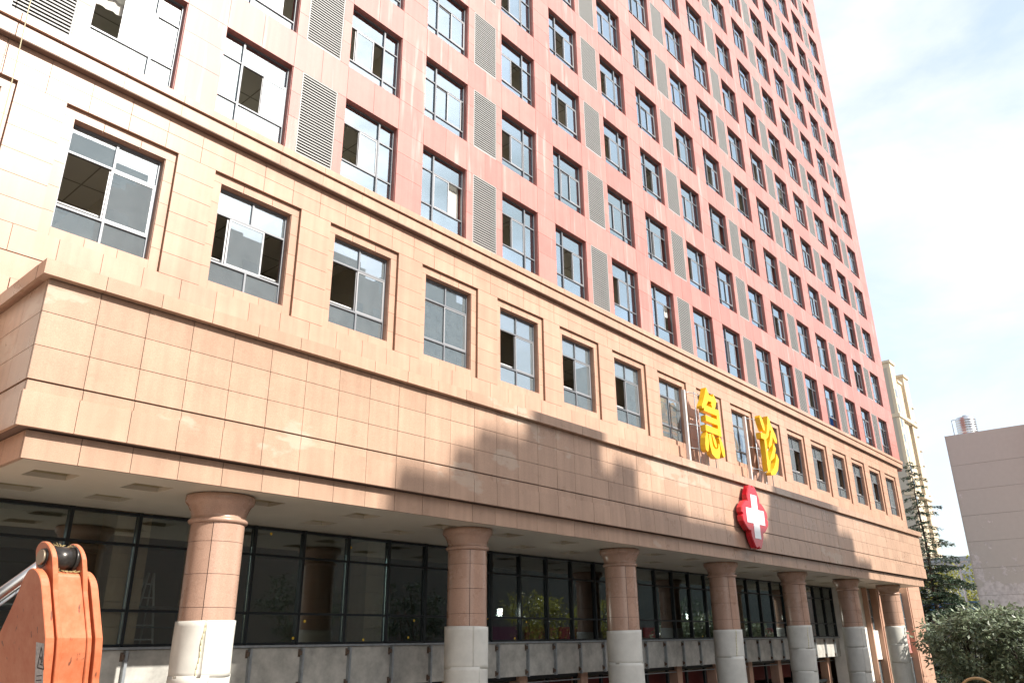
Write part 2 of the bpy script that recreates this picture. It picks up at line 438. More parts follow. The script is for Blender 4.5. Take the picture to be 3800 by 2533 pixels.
def red_window_pieces(nl, st, WH):
    """list of (kind, x, y, z, w, h) of panes and sashes in window coordinates"""
    xm = 0.62 if nl else WW-0.62
    na, nb = (0.058, xm-0.028) if nl else (xm+0.028, WW-0.058)
    wa, wb = (xm+0.028, WW-0.058) if nl else (0.058, xm-0.028)
    zs = [(-0.698, -0.058), (-1.968, -0.742), (-WH+0.058, -2.012)]
    out = []
    for a, b in zs: out.append(("pane", na, GY+0.03, a, nb-na, b-a))
    for a, b in (zs[0], zs[2]): out.append(("pane", wa, GY+0.03, a, wb-wa, b-a))
    sw = (wb-wa)/2+0.03; trv = (wb-wa)-sw
    for i, fr in enumerate(STATES[st]):
        y = GY+0.002 if i == 1 else GY+0.036
        x = wa+trv*fr
        out.append(("sash", x, y, zs[1][0], sw, zs[1][1]-zs[1][0]))
        out.append(("pane", x+0.04, y+0.012, zs[1][0]+0.04, sw-0.08, zs[1][1]-zs[1][0]-0.08))
    return out
NEAR = {(0,0):'left',(1,0):'left',(2,0):'left',(3,0):'right',(4,0):'left',(5,0):'left',(6,0):'left',(7,0):'right',(2,1):'mid',(3,1):'slit',(4,1):'left',(5,1):'slit2',
        (1,1):'mid',(3,2):'closed',(4,2):'right',(5,2):'left',(6,1):'slit',(6,2):'left',(7,1):'mid',(5,3):'left',(7,2):'left',(8,1):'left',(8,2):'slit2',(9,1):'closed',(6,3):'left'}
wl_ = []
for r in range(ROWS):
    for c in range(C_MIN, C_MAX+1):
        p = (colx(c)+WW/2, YF, zr(r)-WH/2)
        wl_.append((0 if inframe(p) else 1, dist(p), c, r))
wl_.sort()
def curtain_mesh(x0, x1, z0, z1):
    mb = MB(); n = 26; vs = []
    for k in range(n+1):
        x = x0+(x1-x0)*k/n; y = GY+0.20+0.022*math.sin(k*1.9)
        vs += [(x, y, z0), (x, y, z1)]
    mb.add(vs, [(2*k, 2*k+2, 2*k+3, 2*k+1) for k in range(n)], True)
    return mb.mesh("curtain", M_CURT)
M_CURT = plain("pale curtain", (0.62, 0.60, 0.54), 0.9)
CURT = [curtain_mesh(0.05, 0.75, -WH+0.1, -0.1), curtain_mesh(WW-0.6, WW-0.05, -WH+0.1, -0.1), curtain_mesh(0.05, WW-0.05, -1.15, -0.08)]
_glz = {}
for i, (out_, d_, c, r) in enumerate(wl_):
    nl = (c % 2 != 0)
    st = NEAR.get((c, r)) or random.choice(['closed', 'left', 'right', 'left', 'closed', 'slit', 'mid', 'closed', 'slit2'])
    at = Vector((colx(c), YF, zr(r)))
    wo = put("window", red_window_mesh(nl, WH+(0.42 if r == 0 else 0)), hosp, at)
    if out_ == 0 and random.random() < 0.16:
        q = random.choice([0, 1, 2]); put("curtain", CURT[q], wo, at+Vector((0, 0, 0)))
    if i < 42:
        for (kd, x, y, z, a, b) in red_window_pieces(nl, st, WH+(0.42 if r == 0 else 0)):
            put(kd, sash_mesh(a, b) if kd == "sash" else pane_mesh(a, b, M_GLASS), wo, at+Vector((x, y, z)))
    else:
        k = (nl, st, r == 0)
        if k not in _glz:
            mb = MB()
            for (kd, x, y, z, a, b) in red_window_pieces(nl, st, WH+(0.42 if r == 0 else 0)):
                if kd == "sash": mb.cur = 1; frame_rect(mb, x, x+a, z, z+b, y, y+0.03, 0.042)
                else: mb.cur = 0; mb.box(x, x+a, y, y+0.008, z, z+b)
            _glz[k] = mb.mesh("glazing", [M_GLASS, M_SASH])
        put("glazing", _glz[k], wo, at, kind="stuff")

# ------------------------------------------------------------------ louvres
LW = S1-WW-0.64
def louver_mesh(h):
    lf = MB(); frame_rect(lf, 0, LW, -h, 0, -0.012, 0.10, 0.035)
    lf.cur = 1; lf.box(0.03, LW-0.03, 0.085, 0.098, -h+0.03, -0.03)
    return lf.mesh("louver", [M_SLAT, M_DARK])
LF = {False: louver_mesh(WH), True: louver_mesh(WH+0.42)}
NS = 26; PI_ = (WH-0.07)/NS
sl = MB(); _sp = [(0.0, -0.034), (0.004, -0.034), (0.066, 0.030), (0.062, 0.034), (0.0, 0.004)]
sl.add([(0.036, a, b) for a, b in _sp]+[(LW-0.036, a, b) for a, b in _sp], [(4,3,2,1,0),(5,6,7,8,9)]+[(q, (q+1) % 5, 5+(q+1) % 5, 5+q) for q in range(5)])
SLAT = sl.mesh("slat", M_SLAT)
def slats_mesh(n):
    sj = MB()
    for k in range(n): sj.add([(x, y, z-0.035-PI_*(k+0.5)) for x, y, z in sl.v], sl.f)
    return sj.mesh("slats", M_SLAT)
SLJ = {False: slats_mesh(NS), True: slats_mesh(NS+4)}
ll = []
for r in range(ROWS):
    for (c, xa, xb) in LOUV:
        p = ((xa+xb)/2, YF, zr(r)-WH/2); ll.append((0 if inframe(p) else 1, dist(p), xa, r))
ll.sort()
for i, (o_, d_, xa, r) in enumerate(ll):
    at = Vector((xa+0.32, YF+0.012, zr(r)))
    lo = put("louver", LF[r == 0], hosp, at)
    if i < 11:
        for k in range(NS+(4 if r == 0 else 0)): put("slat", SLAT, lo, at+Vector((0, random.uniform(-0.002, 0.002), -0.035-PI_*(k+0.5))))
    else: put("slats", SLJ[r == 0], lo, at, kind="stuff")

# ------------------------------------------------------------------ cornice between tower and podium
def runs(x0, x1, wd, jit=0.0):
    n = max(1, round((x1-x0)/wd)); return [(x0+(x1-x0)*i/n, x0+(x1-x0)*(i+1)/n) for i in range(n)]
XPR = 62.3
cs = MB(); cs.box(X_L-0.5, XPR+0.9, 15.90, YF+0.04, 16.60, 17.08); cs.box(X_L-0.5, XPR+0.9, YF+0.04, 17, 16.60, 17.05)
cor = put("cornice", cs.mesh("cornice", M_JOINT), hosp)
for a, b in runs(X_L-0.5, XPR+0.95, 1.35):
    put("cornice_stone", tile(b-a-0.008, 0.40, 0.195, M_BEIGE), cor, ((a+b)/2, 15.83, 17.068))
    put("cornice_stone", tile(b-a-0.008, 0.34, 0.315, M_BEIGE), cor, ((a+b)/2, 15.895, 16.782))

# ------------------------------------------------------------------ podium wall, windows and tiles
PS, PC0 = 3.4238, 5.4085
PI0, PI1 = -2, 16
GH, GT, GB = 1.235, 15.745, 12.65       # outer groove: half width, top, bottom
OH, OT, OB = 1.01, 15.505, 12.89        # opening
pw = MB()
xL = PC0+PS*PI0-PS/2
for i in range(PI0, PI1+1):
    x = PC0+PS*i
    pw.box(x-PS/2 if i > PI0 else xL, x-GH, YP+0.03, 16.55, 12.0, 16.6)
    if i == PI1: pw.box(x+GH, XPR-0.03, YP+0.03, 16.55, 12.0, 16.6)
    else: pw.box(x+GH, x+PS/2, YP+0.03, 16.55, 12.0, 16.6)
    pw.box(x-GH, x+GH, YP+0.03, 16.55, GT, 16.6); pw.box(x-GH, x+GH, YP+0.03, 16.55, 12.0, GB)
    pw.box(x-GH, x-OH, YP+0.115, 16.55, GB, GT); pw.box(x+OH, x+GH, YP+0.115, 16.55, GB, GT)
    pw.box(x-OH, x+OH, YP+0.115, 16.55, OT, GT); pw.box(x-OH, x+OH, YP+0.115, 16.55, GB, OB)
put("podium_wall", pw.mesh("podium_wall", M_PJOINT), hosp)
pe = MB(); pe.box(XPR-0.03, XPR, YP+0.003, 40, 0, 16.6); pe.box(xL, XPR-0.03, 39.7, 40, 0, 16.6)
put("end_wall", pe.mesh("podium_end", M_BEIGE), hosp)
tl = []
def wtile(x0, x1, z0, z1): tl.append((x0+0.005, x1-0.005, z0+0.005, z1-0.005))
for a, b in runs(xL, XPR, 0.856):
    for z in (15.745, 16.17): wtile(a, b, z, z+0.425)
for i in range(PI0, PI1+1):
    x = PC0+PS*i
    xa, xb = x+GH, (x+PS-GH if i < PI1 else XPR)
    for k in range(6):
        z = GB+(GT-GB)*k/6
        if xb-xa > 1.3: wtile(xa, (xa+xb)/2, z, z+(GT-GB)/6); wtile((xa+xb)/2, xb, z, z+(GT-GB)/6)
        else: wtile(xa, xb, z, z+(GT-GB)/6)
for a, b in runs(xL, XPR, 0.856): wtile(a, b, 12.07, GB)
tl.sort(key=lambda q: (0 if inframe(((q[0]+q[1])/2, YP, (q[2]+q[3])/2)) else 1, dist(((q[0]+q[1])/2, YP, (q[2]+q[3])/2))))
for (a, b, c_, d_) in tl[:300]:
    put("wall_tile", tile(b-a, 0.03, d_-c_, M_BEIGE), hosp, ((a+b)/2, YP+random.uniform(-0.002, 0.002), (c_+d_)/2))
tm = MB()
for (a, b, c_, d_) in tl[300:]: tm.box(a, b, YP, YP+0.03, c_, d_)
# lower podium wall left of the canopy
tm.box(xL, 54.5, YP+0.02, 16.5, 11.55, 12.06); tm.box(3.92, 54.5, YP+0.022, 16.5, 10.4, 11.548)
put("wall_tiles", tm.mesh("wall_tiles", M_BEIGE), hosp, kind="stuff")
lw_ = MB(); lw_.box(xL, 0.2, YP+0.01, 16.5, 0, 11.55); lw_.box(3.2, 3.9, YP+0.01, 16.5, 0, 11.55); lw_.box(0.2, 3.2, YP+0.01, 16.5, 0, 8.6)
put("lower_wall", lw_.mesh("lower_wall", M_BEIGE), hosp)
lwin = MB(); frame_rect(lwin, 0.2, 3.2, 8.6, 11.55, 16.2, 16.3, 0.07); lwin.box(1.66, 1.74, 16.2, 16.3, 8.67, 11.48); lwin.cur = 1; lwin.box(0.27, 3.13, 16.25, 16.26, 8.67, 11.48)
lwo = put("window", lwin.mesh("side_window", [M_SASH, M_WHITEP]), hosp)

# stone border of each podium window
bd = MB()
for (a, b) in ((-GH+0.004, -GH/3), (-GH/3+0.008, GH/3), (GH/3+0.008, GH-0.004)): bd.box(a, b-0.004 if b < GH-0.01 else b, YP+0.085, YP+0.115, OT+0.003, GT-0.003)
for k in range(5):
    z0_ = GB+(OT-GB)*k/5; z1_ = GB+(OT-GB)*(k+1)/5
    bd.box(-GH+0.004, -OH, YP+0.085, YP+0.115, z0_+0.004, z1_-0.004); bd.box(OH, GH-0.004, YP+0.085, YP+0.115, z0_+0.004, z1_-0.004)
for (a, b) in ((-OH+0.003, -OH/3), (-OH/3+0.008, OH/3), (OH/3+0.008, OH-0.003)): bd.box(a, b, YP+0.085, YP+0.115, GB+0.004, OB-0.003)
# reveal lining slabs
for k in range(5):
    z0_ = OB+(OT-OB)*k/5; z1_ = OB+(OT-OB)*(k+1)/5
    bd.box(OH-0.012, OH+0.0, YP+0.117, YP+0.34, z0_+0.004, z1_-0.004); bd.box(-OH, -OH+0.012, YP+0.117, YP+0.34, z0_+0.004, z1_-0.004)
bd.box(-OH+0.013, OH-0.013, YP+0.117, YP+0.34, OT-0.012, OT-0.001); bd.box(-OH+0.013, OH-0.013, YP+0.117, YP+0.34, OB+0.001, OB+0.012)
BORD = bd.mesh("window_border", M_BEIGE)
PGY = YP+0.26
pf = MB(); frame_rect(pf, -OH+0.013, OH-0.013, OB+0.013, OT-0.013, PGY, PGY+0.07, 0.05)
ZA, ZB = 14.80, 13.50
for z in (ZA, ZB): pf.box(-OH+0.063, OH-0.063, PGY-0.01, PGY+0.066, z-0.025, z+0.025)
pf.box(-0.025, 0.025, PGY-0.012, PGY+0.066, ZA+0.025, OT-0.063); pf.box(-0.025, 0.025, PGY-0.012, PGY+0.066, OB+0.063, ZB-0.025)
PFR = pf.mesh("podium_window", M_FRAME)
rl = MB(); rl.tube((-OH+0.06, PGY+0.16, ZB+0.14), (OH-0.06, PGY+0.16, ZB+0.14), 0.028); RAIL = rl.mesh("railing", M_PIPE)
PST = {-1:'left',0:'left',1:'mid',2:'left',3:'closed',4:'left',5:'left',6:'left',7:'slit2',8:'closed',9:'closed',10:'right',11:'right',12:'right',13:'right',14:'right',15:'right',16:'closed'}
for i in range(PI0, PI1+1):
    x = PC0+PS*i; at = Vector((x, 0, 0))
    wo = put("podium_window", PFR, hosp, at)
    put("window_border", BORD, wo, at); put("railing", RAIL, wo, at)
    wa, wb = -OH+0.063, OH-0.063
    for (a, b) in ((wa, -0.025), (0.025, wb)):
        put("pane", pane_mesh(b-a, OT-0.063-ZA-0.025, M_PGLASS), wo, at+Vector((a, PGY+0.03, ZA+0.025)))
        put("pane", pane_mesh(b-a, ZB-0.025-OB-0.063, M_PGLASS), wo, at+Vector((a, PGY+0.03, OB+0.063)))
    sw = (wb-wa)/2+0.03; trv = wb-wa-sw; hz = ZA-ZB-0.05
    for k, fr in enumerate(STATES[PST.get(i, 'closed')]):
        y = PGY+0.0 if k == 1 else PGY+0.036
        put("sash", sash_mesh(sw, hz), wo, at+Vector((wa+trv*fr, y, ZB+0.025)))
        put("pane", pane_mesh(sw-0.08, hz-0.08, M_PGLASS), wo, at+Vector((wa+trv*fr+0.04, y+0.012, ZB+0.065)))

# ------------------------------------------------------------------ entrance canopy
ZS = 7.66
CX0, CX1 = 3.62, 53.5
core = MB()
core.box(CX0+0.18, CX1-0.18, 13.29, 13.46, 8.12, 10.80); core.box(CX0+0.35, CX1-0.35, 13.44, 13.468, ZS+0.01, 8.115)     # behind the fascia
core.box(CX0+0.40, CX1-0.40, 13.46, 16.0, 10.55, 10.75)        # roof deck
core.box(CX0+0.19, CX0+0.40, 13.47, 16.05, 8.12, 10.80); core.box(CX1-0.40, CX1-0.19, 13.47, 16.05, 8.12, 10.80)
can = put("canopy", core.mesh("canopy", M_JOINT), hosp)
ft = []
def fas(kind, xa, xb, y, z0, z1, t): ft.append((xa+0.005, xb-0.005, y, z0+0.005, z1-0.005, t))
for a, b in runs(CX0, CX1, 0.98): fas("coping", a, b, 13.10, 10.575, 10.85, 0.36)
for (z0_, z1_, y, i0) in ((10.00, 10.57, 13.25, 0.14), (9.425, 10.00, 13.25, 0.14), (8.865, 9.425, 13.25, 0.14), (8.675, 8.848, 13.265, 0.155), (8.11, 8.675, 13.225, 0.115), (7.655, 8.10, 13.40, 0.33)):
    for a, b in runs(CX0+i0, CX1-i0, 0.84): fas("f", a, b, y, z0_, z1_, min(0.06, 13.46-y))
ft.sort(key=lambda q: dist(((q[0]+q[1])/2, q[2], (q[3]+q[4])/2)))
for (a, b, y, c_, d_, t) in ft[:300]:
    put("fascia_tile", tile(b-a, t, d_-c_, M_FASC), can, ((a+b)/2, y+random.uniform(-0.0025, 0.0025), (c_+d_)/2))
fm = MB()
for (a, b, y, c_, d_, t) in ft[300:]: fm.box(a, b, y, y+t, c_, d_)
put("fascia_tiles", fm.mesh("fascia_tiles", M_FASC), can, kind="stuff")
# return at the left and right end
for sgn, xe in ((1, CX0), (-1, CX1)):
    for (z0_, z1_, off, y0) in ((10.575, 10.85, 0.0, 13.10), (10.00, 10.57, 0.14, 13.25), (9.425, 10.00, 0.14, 13.25), (8.865, 9.425, 0.14, 13.25), (8.675, 8.848, 0.155, 13.265), (8.11, 8.675, 0.115, 13.225), (7.655, 8.10, 0.33, 13.40)):
        n = 3
        ya = y0+0.062 if off > 0 else y0+0.362
        for k in range(n):
            p0 = ya+(16.06-ya)*k/n; p1 = ya+(16.06-ya)*(k+1)/n
            t = 0.06
            mb = MB()
            xa = xe+sgn*off
            mb.box(min(0, sgn*t), max(0, sgn*t), p0+0.004, p1-0.004, z0_+0.005, z1_-0.005)
            put("return_tile", mb.mesh("return_tile", M_FASC), can, (xa, 0, 0))
        if off == 0.0:
            mb = MB(); mb.box(min(0.061*sgn, sgn*0.5), max(0.061*sgn, sgn*0.5), 13.47, 16.05, 10.62, 10.845); put("coping_top", mb.mesh("coping_top", M_BEIGE), can, (xe, 0, 0))
# soffit with sunken square light boxes
recX = [4.80, 6.45, 8.87] + [11.43+2.56*k for k in range(16)]
rows_ = [(14.22, 14.87), (15.85, 16.50)]
sf = MB()
xs0, xs1 = CX0+0.40, CX1-0.40
ys = [13.47, 14.22, 14.87, 15.85, 16.50, 17.58]
for a, b in ((0, 1), (2, 3), (4, 5)): sf.box(xs0, xs1, ys[a], ys[b], ZS, ZS+0.08)
for (ya, yb) in rows_:
    x = xs0
    for rx in recX:
        sf.box(x, rx-0.36, ya, yb, ZS, ZS+0.08); x = rx+0.36
    sf.box(x, xs1, ya, yb, ZS, ZS+0.08)
so = put("soffit", sf.mesh("soffit", M_SOFF), can)
for rx in recX:
    for (ya, yb) in rows_:
        mb = MB()
        mb.box(-0.40, 0.40, ya-0.04, yb+0.04, ZS+0.25, ZS+0.27)
        mb.box(-0.40, -0.362, ya-0.04, yb+0.04, ZS+0.081, ZS+0.25); mb.box(0.362, 0.40, ya-0.04, yb+0.04, ZS+0.081, ZS+0.25)
        mb.box(-0.362, 0.362, ya-0.04, ya-0.002, ZS+0.081, ZS+0.25); mb.box(-0.362, 0.362, yb+0.002, yb+0.04, ZS+0.081, ZS+0.25)
        mb.cur = 1; mb.box(-0.22, 0.22, ya+0.08, ya+0.13, ZS+0.20, ZS+0.235)
        put("light_recess", mb.mesh("light_recess", [M_RECESS, M_STEEL]), can, (rx, 0, 0))

# ------------------------------------------------------------------ columns
COLX = [7.90, 14.88, 21.95, 29.0, 35.9, 42.8, 49.65]
CYC, CR = 14.45, 0.50
capprof = [(0.0, ZS-0.001), (0.60, ZS-0.001), (0.645, ZS-0.02), (0.655, ZS-0.07), (0.65, ZS-0.13), (0.625, ZS-0.17), (0.60, ZS-0.185), (0.565, ZS-0.25), (0.53, ZS-0.33), (0.512, ZS-0.40), (0.505, ZS-0.452),
           (0.53, ZS-0.458), (0.552, ZS-0.475), (0.56, ZS-0.50), (0.552, ZS-0.527), (0.53, ZS-0.545), (0.492, ZS-0.552)]
capm = MB().lathe(capprof, 0, 0, 48, 0, math.pi*2).mesh("capital", M_COLM)
def shell(z0, z1, a0, a1):
    mb = MB(); mb.lathe([(CR, z0), (CR, z1)], 0, 0, 24, a0, a1); mb.lathe([(CR-0.05, z0), (CR, z0)], 0, 0, 24, a0, a1, False); mb.lathe([(CR, z1), (CR-0.05, z1)], 0, 0, 24, a0, a1, False)
    return mb.mesh("drum", M_COLM)
VA = R(232)
lev = [ZS-0.552, 6.76, 6.17, 5.58, 4.99, 4.4]
drums = [(lev[i+1]+0.004, lev[i]-0.004) for i in range(5)]
DM = [(shell(a, b, VA+0.012, VA+math.pi-0.012), shell(a, b, VA+math.pi+0.012, VA+2*math.pi-0.012)) for a, b in drums]
cc = MB(); cc.lathe([(CR-0.02, 0.0), (CR-0.02, ZS-0.54)], 0, 0, 32); COREM = cc.mesh("column", plain("column joint", (0.06, 0.035, 0.03), 0.9))
def wrap_mesh(seed, z0, z1, a_start, base):
    """a sheet of foam wound round the shaft, bulging and overlapping itself"""
    rnd = random.Random(seed); n, mz = 64, 10
    ph = [rnd.uniform(0, 6.28) for _ in range(6)]
    vs, fs = [], []
    def rad(a, t):
        return base + 0.006*math.sin(2*a+ph[0]) + 0.004*math.sin(3*a+ph[1]+2.5*t) + 0.003*math.sin(7*a+ph[2]-4*t) + 0.007*math.sin(5*t+ph[3])*math.sin(a+ph[4])
    turns = 2*math.pi*1.06
    for layer in (0, 1):
        for j in range(mz+1):
            t = j/mz; z = z0+(z1-z0)*t
            for i in range(n+1):
                a = a_start+turns*i/n
                r = rad(a, t)+0.013*i/n - 0.006*layer
                zz = z + 0.012*math.sin(a+ph[5])*(1 if j in (0, mz) else 0)
                vs.append((r*math.cos(a), r*math.sin(a), zz))
    o = (mz+1)*(n+1)
    for j in range(mz):
        for i in range(n):
            q = j*(n+1)+i
            fs.append((q, q+1, q+n+2, q+n+1)); fs.append((o+q+1, o+q, o+q+n+1, o+q+n+2))
    for i in range(n):
        q = mz*(n+1)+i; fs.append((q, q+1, o+q+1, o+q)); fs.append((i+1, i, o+i, o+i+1))
    for j in range(mz):
        q = j*(n+1); fs.append((q+n+1, q, o+q, o+q+n+1)); q = j*(n+1)+n; fs.append((q, q+n+1, o+q+n+1, o+q))
    return MB().add(vs, fs, True).mesh("foam_wrap", M_WRAP)
tops = [5.35, 5.28, 5.20, 5.22, 5.40, 5.38, 5.45]
for k, x in enumerate(COLX):
    at = Vector((x, CYC, 0))
    co = put("column", COREM, hosp, at)
    put("capital", capm, co, at)
    for pr in DM:
        put("drum", pr[0], co, at); put("drum", pr[1], co, at)
    zt = tops[k]; j = 0; rr = random.Random(k+3)
    while zt > 0.1:
        hh = rr.uniform(0.85, 1.15) if j else 0.92
        zb = max(0.0, zt-hh)
        put("foam_wrap", wrap_mesh(k*17+j, zb-(0.04 if zb > 0 else 0), zt, rr.uniform(3.4, 5.4), 0.532+0.003*(j % 2)), co, at)
        zt = zb; j += 1
    tp = MB(); pts = [Vector((0.55*math.cos(a), 0.55*math.sin(a), z)) for a, z in ((4.2+0.02*math.sin(q*1.3)-0.012*q, tops[k]-0.02-0.1*q) for q in range(10))]
    for p, q in zip(pts, pts[1:]): tp.tube(p, q, 0.010, n=5)
    if k in (0, 3, 4): put("tape_strip", tp.mesh("tape_strip", plain("pale yellow tape", (0.72, 0.66, 0.38), 0.6)), co, at)

# ------------------------------------------------------------------ curtain wall behind the columns
YC = 17.62
mul = [3.49+1.43*k for k in range(33)]
XW0, XW1 = 3.3, 49.4
ZR = [4.93, 5.62, 6.97, ZS]
cw = MB()
cwo = put("curtain_wall", None, hosp, (26, YC, 5))
for x in mul:
    if x > XW1: break
    mb = MB(); mb.box(-0.035, 0.035, -0.06, 0.12, ZR[0], ZS-0.002); put("mullion", mb.mesh("mullion", M_BLACK), cwo, (x, YC, 0))
for z in ZR[:3]+[ZS-0.05]:
    mb = MB()
    for xa, xb in zip(mul, mul[1:]):
        if xb <= XW1: mb.box(xa+0.036, xb-0.036, -0.045, 0.10, z-0.028, z+0.028)
    put("transom", mb.mesh("transom", M_BLACK), cwo, (0, YC, 0))
mb = MB(); mb.box(XW0, XW1, -0.10, 0.14, 4.85, 4.90); put("sill_channel", mb.mesh("sill_channel", M_STEEL), cwo, (0, YC, 0))
kk = 0
for xa, xb in zip(mul, mul[1:]):
    if xb > XW1: break
    for j, (za, zb) in enumerate(zip(ZR, ZR[1:])):
        kk += 1
        opened = (j == 1 and (int(xa*7) % 5 == 0))
        wd = xb-xa-0.07; hg = zb-za-0.056
        if opened: wd *= 0.55
        put("pane", pane_mesh(wd, hg, M_CGLASS), cwo, (xa+0.035 if not opened else xb-0.035-wd, YC+0.02, za+0.028))
# rooms behind
rm = MB()
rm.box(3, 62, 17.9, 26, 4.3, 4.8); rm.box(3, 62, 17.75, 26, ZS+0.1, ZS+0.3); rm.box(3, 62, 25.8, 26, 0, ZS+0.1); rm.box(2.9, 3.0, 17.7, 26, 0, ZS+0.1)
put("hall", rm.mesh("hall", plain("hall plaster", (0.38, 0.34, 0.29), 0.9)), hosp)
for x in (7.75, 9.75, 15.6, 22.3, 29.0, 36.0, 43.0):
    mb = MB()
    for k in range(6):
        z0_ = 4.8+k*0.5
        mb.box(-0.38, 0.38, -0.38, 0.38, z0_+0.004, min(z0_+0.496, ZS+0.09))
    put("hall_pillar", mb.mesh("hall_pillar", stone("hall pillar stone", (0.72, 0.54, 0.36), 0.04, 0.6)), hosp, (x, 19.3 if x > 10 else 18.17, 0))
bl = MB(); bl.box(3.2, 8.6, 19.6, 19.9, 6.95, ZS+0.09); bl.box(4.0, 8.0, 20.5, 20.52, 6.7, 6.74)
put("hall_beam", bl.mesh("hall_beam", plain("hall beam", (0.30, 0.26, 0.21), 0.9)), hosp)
hr = MB()
hr.tube((3.4, 18.2, 5.72), (10.2, 18.2, 5.72), 0.035); hr.tube((3.4, 18.2, 5.3), (10.2, 18.2, 5.3), 0.015)
for k in range(8): hr.tube((3.5+k*0.95, 18.2, 4.8), (3.5+k*0.95, 18.2, 5.72), 0.02)
put("hall_railing", hr.mesh("hall_railing", M_STEEL), hosp)
# yellow pane stickers, a step ladder in the hall
M_STK = plain("yellow sticker", (0.75, 0.50, 0.05), 0.6)
stm = MB().prism([(0.035*math.cos(2*math.pi*q/10), 0.035*math.sin(2*math.pi*q/10)) for q in range(10)], -0.004, 0.0).mesh("pane_sticker", M_STK)
for (x, z) in ((10.2, 5.85), (11.1, 7.5), (12.0, 5.05), (12.3, 5.45), (13.6, 7.35), (14.2, 5.0), (15.8, 5.05), (16.0, 5.5), (19.1, 5.6), (20.4, 5.0), (21.0, 5.5), (33.0, 5.0), (36.4, 5.05)):
    put("pane_sticker", stm, cwo, (x, YC+0.018, z))
ld = thing("step_ladder", "white step ladder leaning inside the hall behind the nearest column", "ladder", (9.1, 18.7, 4.8))
mb = MB()
for (xa, xb) in ((8.35, 8.68), (8.95, 8.80)): mb.tube((xa, 18.6, 4.8), (xb, 18.75, 6.5), 0.025, n=6); mb.tube((xa, 19.3, 4.8), (xb, 18.78, 6.5), 0.02, n=6)
for q in range(5): mb.tube((8.38+0.065*q, 18.62+0.03*q, 5.05+0.3*q), (8.93-0.03*q, 18.62+0.03*q, 5.05+0.3*q), 0.018, n=6)
put("ladder_frame", mb.mesh("ladder_frame", M_PIPE), ld)
# raw concrete edge with steel posts waiting for cladding
cb = MB(); cb.box(3.2, 49.6, 17.60, 17.9, 3.86, 4.84)
cbo = put("concrete_band", cb.mesh("concrete_band", M_CONC), hosp)
for k in range(32):
    x = 3.55+1.45*k
    if x > 49.3: break
    mb = MB(); mb.box(-0.03, 0.03, -0.10, -0.04, 3.84, 4.83); mb.box(-0.034, -0.028, -0.10, -0.0, 3.84, 4.83)
    mb.cur = 1; mb.box(-0.10, 0.08, -0.012, -0.002, 4.62, 4.80); mb.box(-0.10, 0.08, -0.012, -0.002, 3.90, 4.06); mb.box(-0.09, -0.04, -0.09, -0.012, 4.66, 4.76); mb.box(-0.09, -0.04, -0.09, -0.012, 3.94, 4.02)
    put("steel_post", mb.mesh("steel_post", [M_STEEL, M_RUST]), cbo, (x, 17.60, 0))
# ground floor front: piers, door frames, glass, red signboard strip
gf = put("ground_floor_front", None, hosp, (26, 18.1, 0))
for k in range(14):
    x = 4.3+3.4*k
    mb = MB(); mb.box(-0.20, 0.20, -0.05, 0.4, 0, 3.84)
    put("pier", mb.mesh("pier", M_BEIGE), gf, (x, 18.1, 0))
mb = MB()
for k in range(30):
    x = 3.6+1.6*k
    if x > 49: break
    mb.box(x-0.06, x+0.06, 18.20, 18.30, 0, 3.84)
mb.box(3.3, 49.4, 18.19, 18.28, 2.55, 2.68); mb.box(3.3, 49.4, 18.19, 18.31, 3.70, 3.84)
put("door_frame", mb.mesh("door_frame", M_BLACK), gf)
mb = MB(); mb.box(3.3, 49.4, 18.245, 18.252, 0.02, 2.54); put("door_glass", mb.mesh("door_glass", M_CGLASS), gf)
mb = MB(); mb.box(3.3, 49.4, 18.9, 19.0, 2.9, 3.6); put("inner_signboard", mb.mesh("inner_signboard", plain("dark red board", (0.16, 0.025, 0.02), 0.6)), gf)
mb = MB(); mb.box(3.3, 49.4, 18.1, 18.18, 3.60, 3.64); put("rail_strip", mb.mesh("rail_strip", M_SASH), gf)

# right wing of the lower podium (beyond the glazed front)
rw = put("right_wing", None, hosp, (56, YP, 0))
mb = MB(); mb.box(49.4, 50.95, 16.4, 18.0, 0, ZS-0.004); put("plaster_pier", mb.mesh("plaster_pier", M_WHITEP), rw)
def wing_tiles(x0, x1, y0=YP):
    z = 0
    while z < 12:
        mb = MB(); z1 = min(z+0.60, 12.05); mb.box(x0+0.004, x1-0.004, y0, y0+0.4, z+0.004, z1-0.004)
        put("wall_tile", mb.mesh("wing_tile", M_BEIGE), rw, (0, 0, 0)); z += 0.60
wing_tiles(53.0, 57.4); wing_tiles(59.55, 61.0); wing_tiles(61.0, XPR-0.035)
for (xa, xb) in ((50.95, 53.0), (57.4, 59.55)):
    mb = MB(); mb.box(xb-0.16, xb-0.004, YP+0.05, YP+0.7, 0, 12); mb.box(xa+0.004, xa+0.16, YP+0.05, YP+0.7, 0, 12); put("jamb", mb.mesh("jamb", M_BEIGE), rw)
    for (z0_, z1_) in ((5.25, 7.62), (0.4, 3.6)):
        mb = MB(); frame_rect(mb, xa+0.17, xb-0.17, z0_, z1_, YP+0.45, YP+0.52, 0.06); mb.box((xa+xb)/2-0.03, (xa+xb)/2+0.03, YP+0.45, YP+0.52, z0_+0.06, z1_-0.06)
        mb.box(xa+0.23, xb-0.23, YP+0.44, YP+0.52, z0_+0.72, z0_+0.77)
        mb.cur = 1; mb.box(xa+0.23, xb-0.23, YP+0.48, YP+0.49, z0_+0.06, z1_-0.06)
        put("window", mb.mesh("wing_window", [M_SASH, M_PGLASS]), rw)
mb = MB(); mb.box(57.57, 59.38, YP+0.40, YP+0.6, 3.85, 5.22); put("spandrel", mb.mesh("spandrel", M_RED), rw)
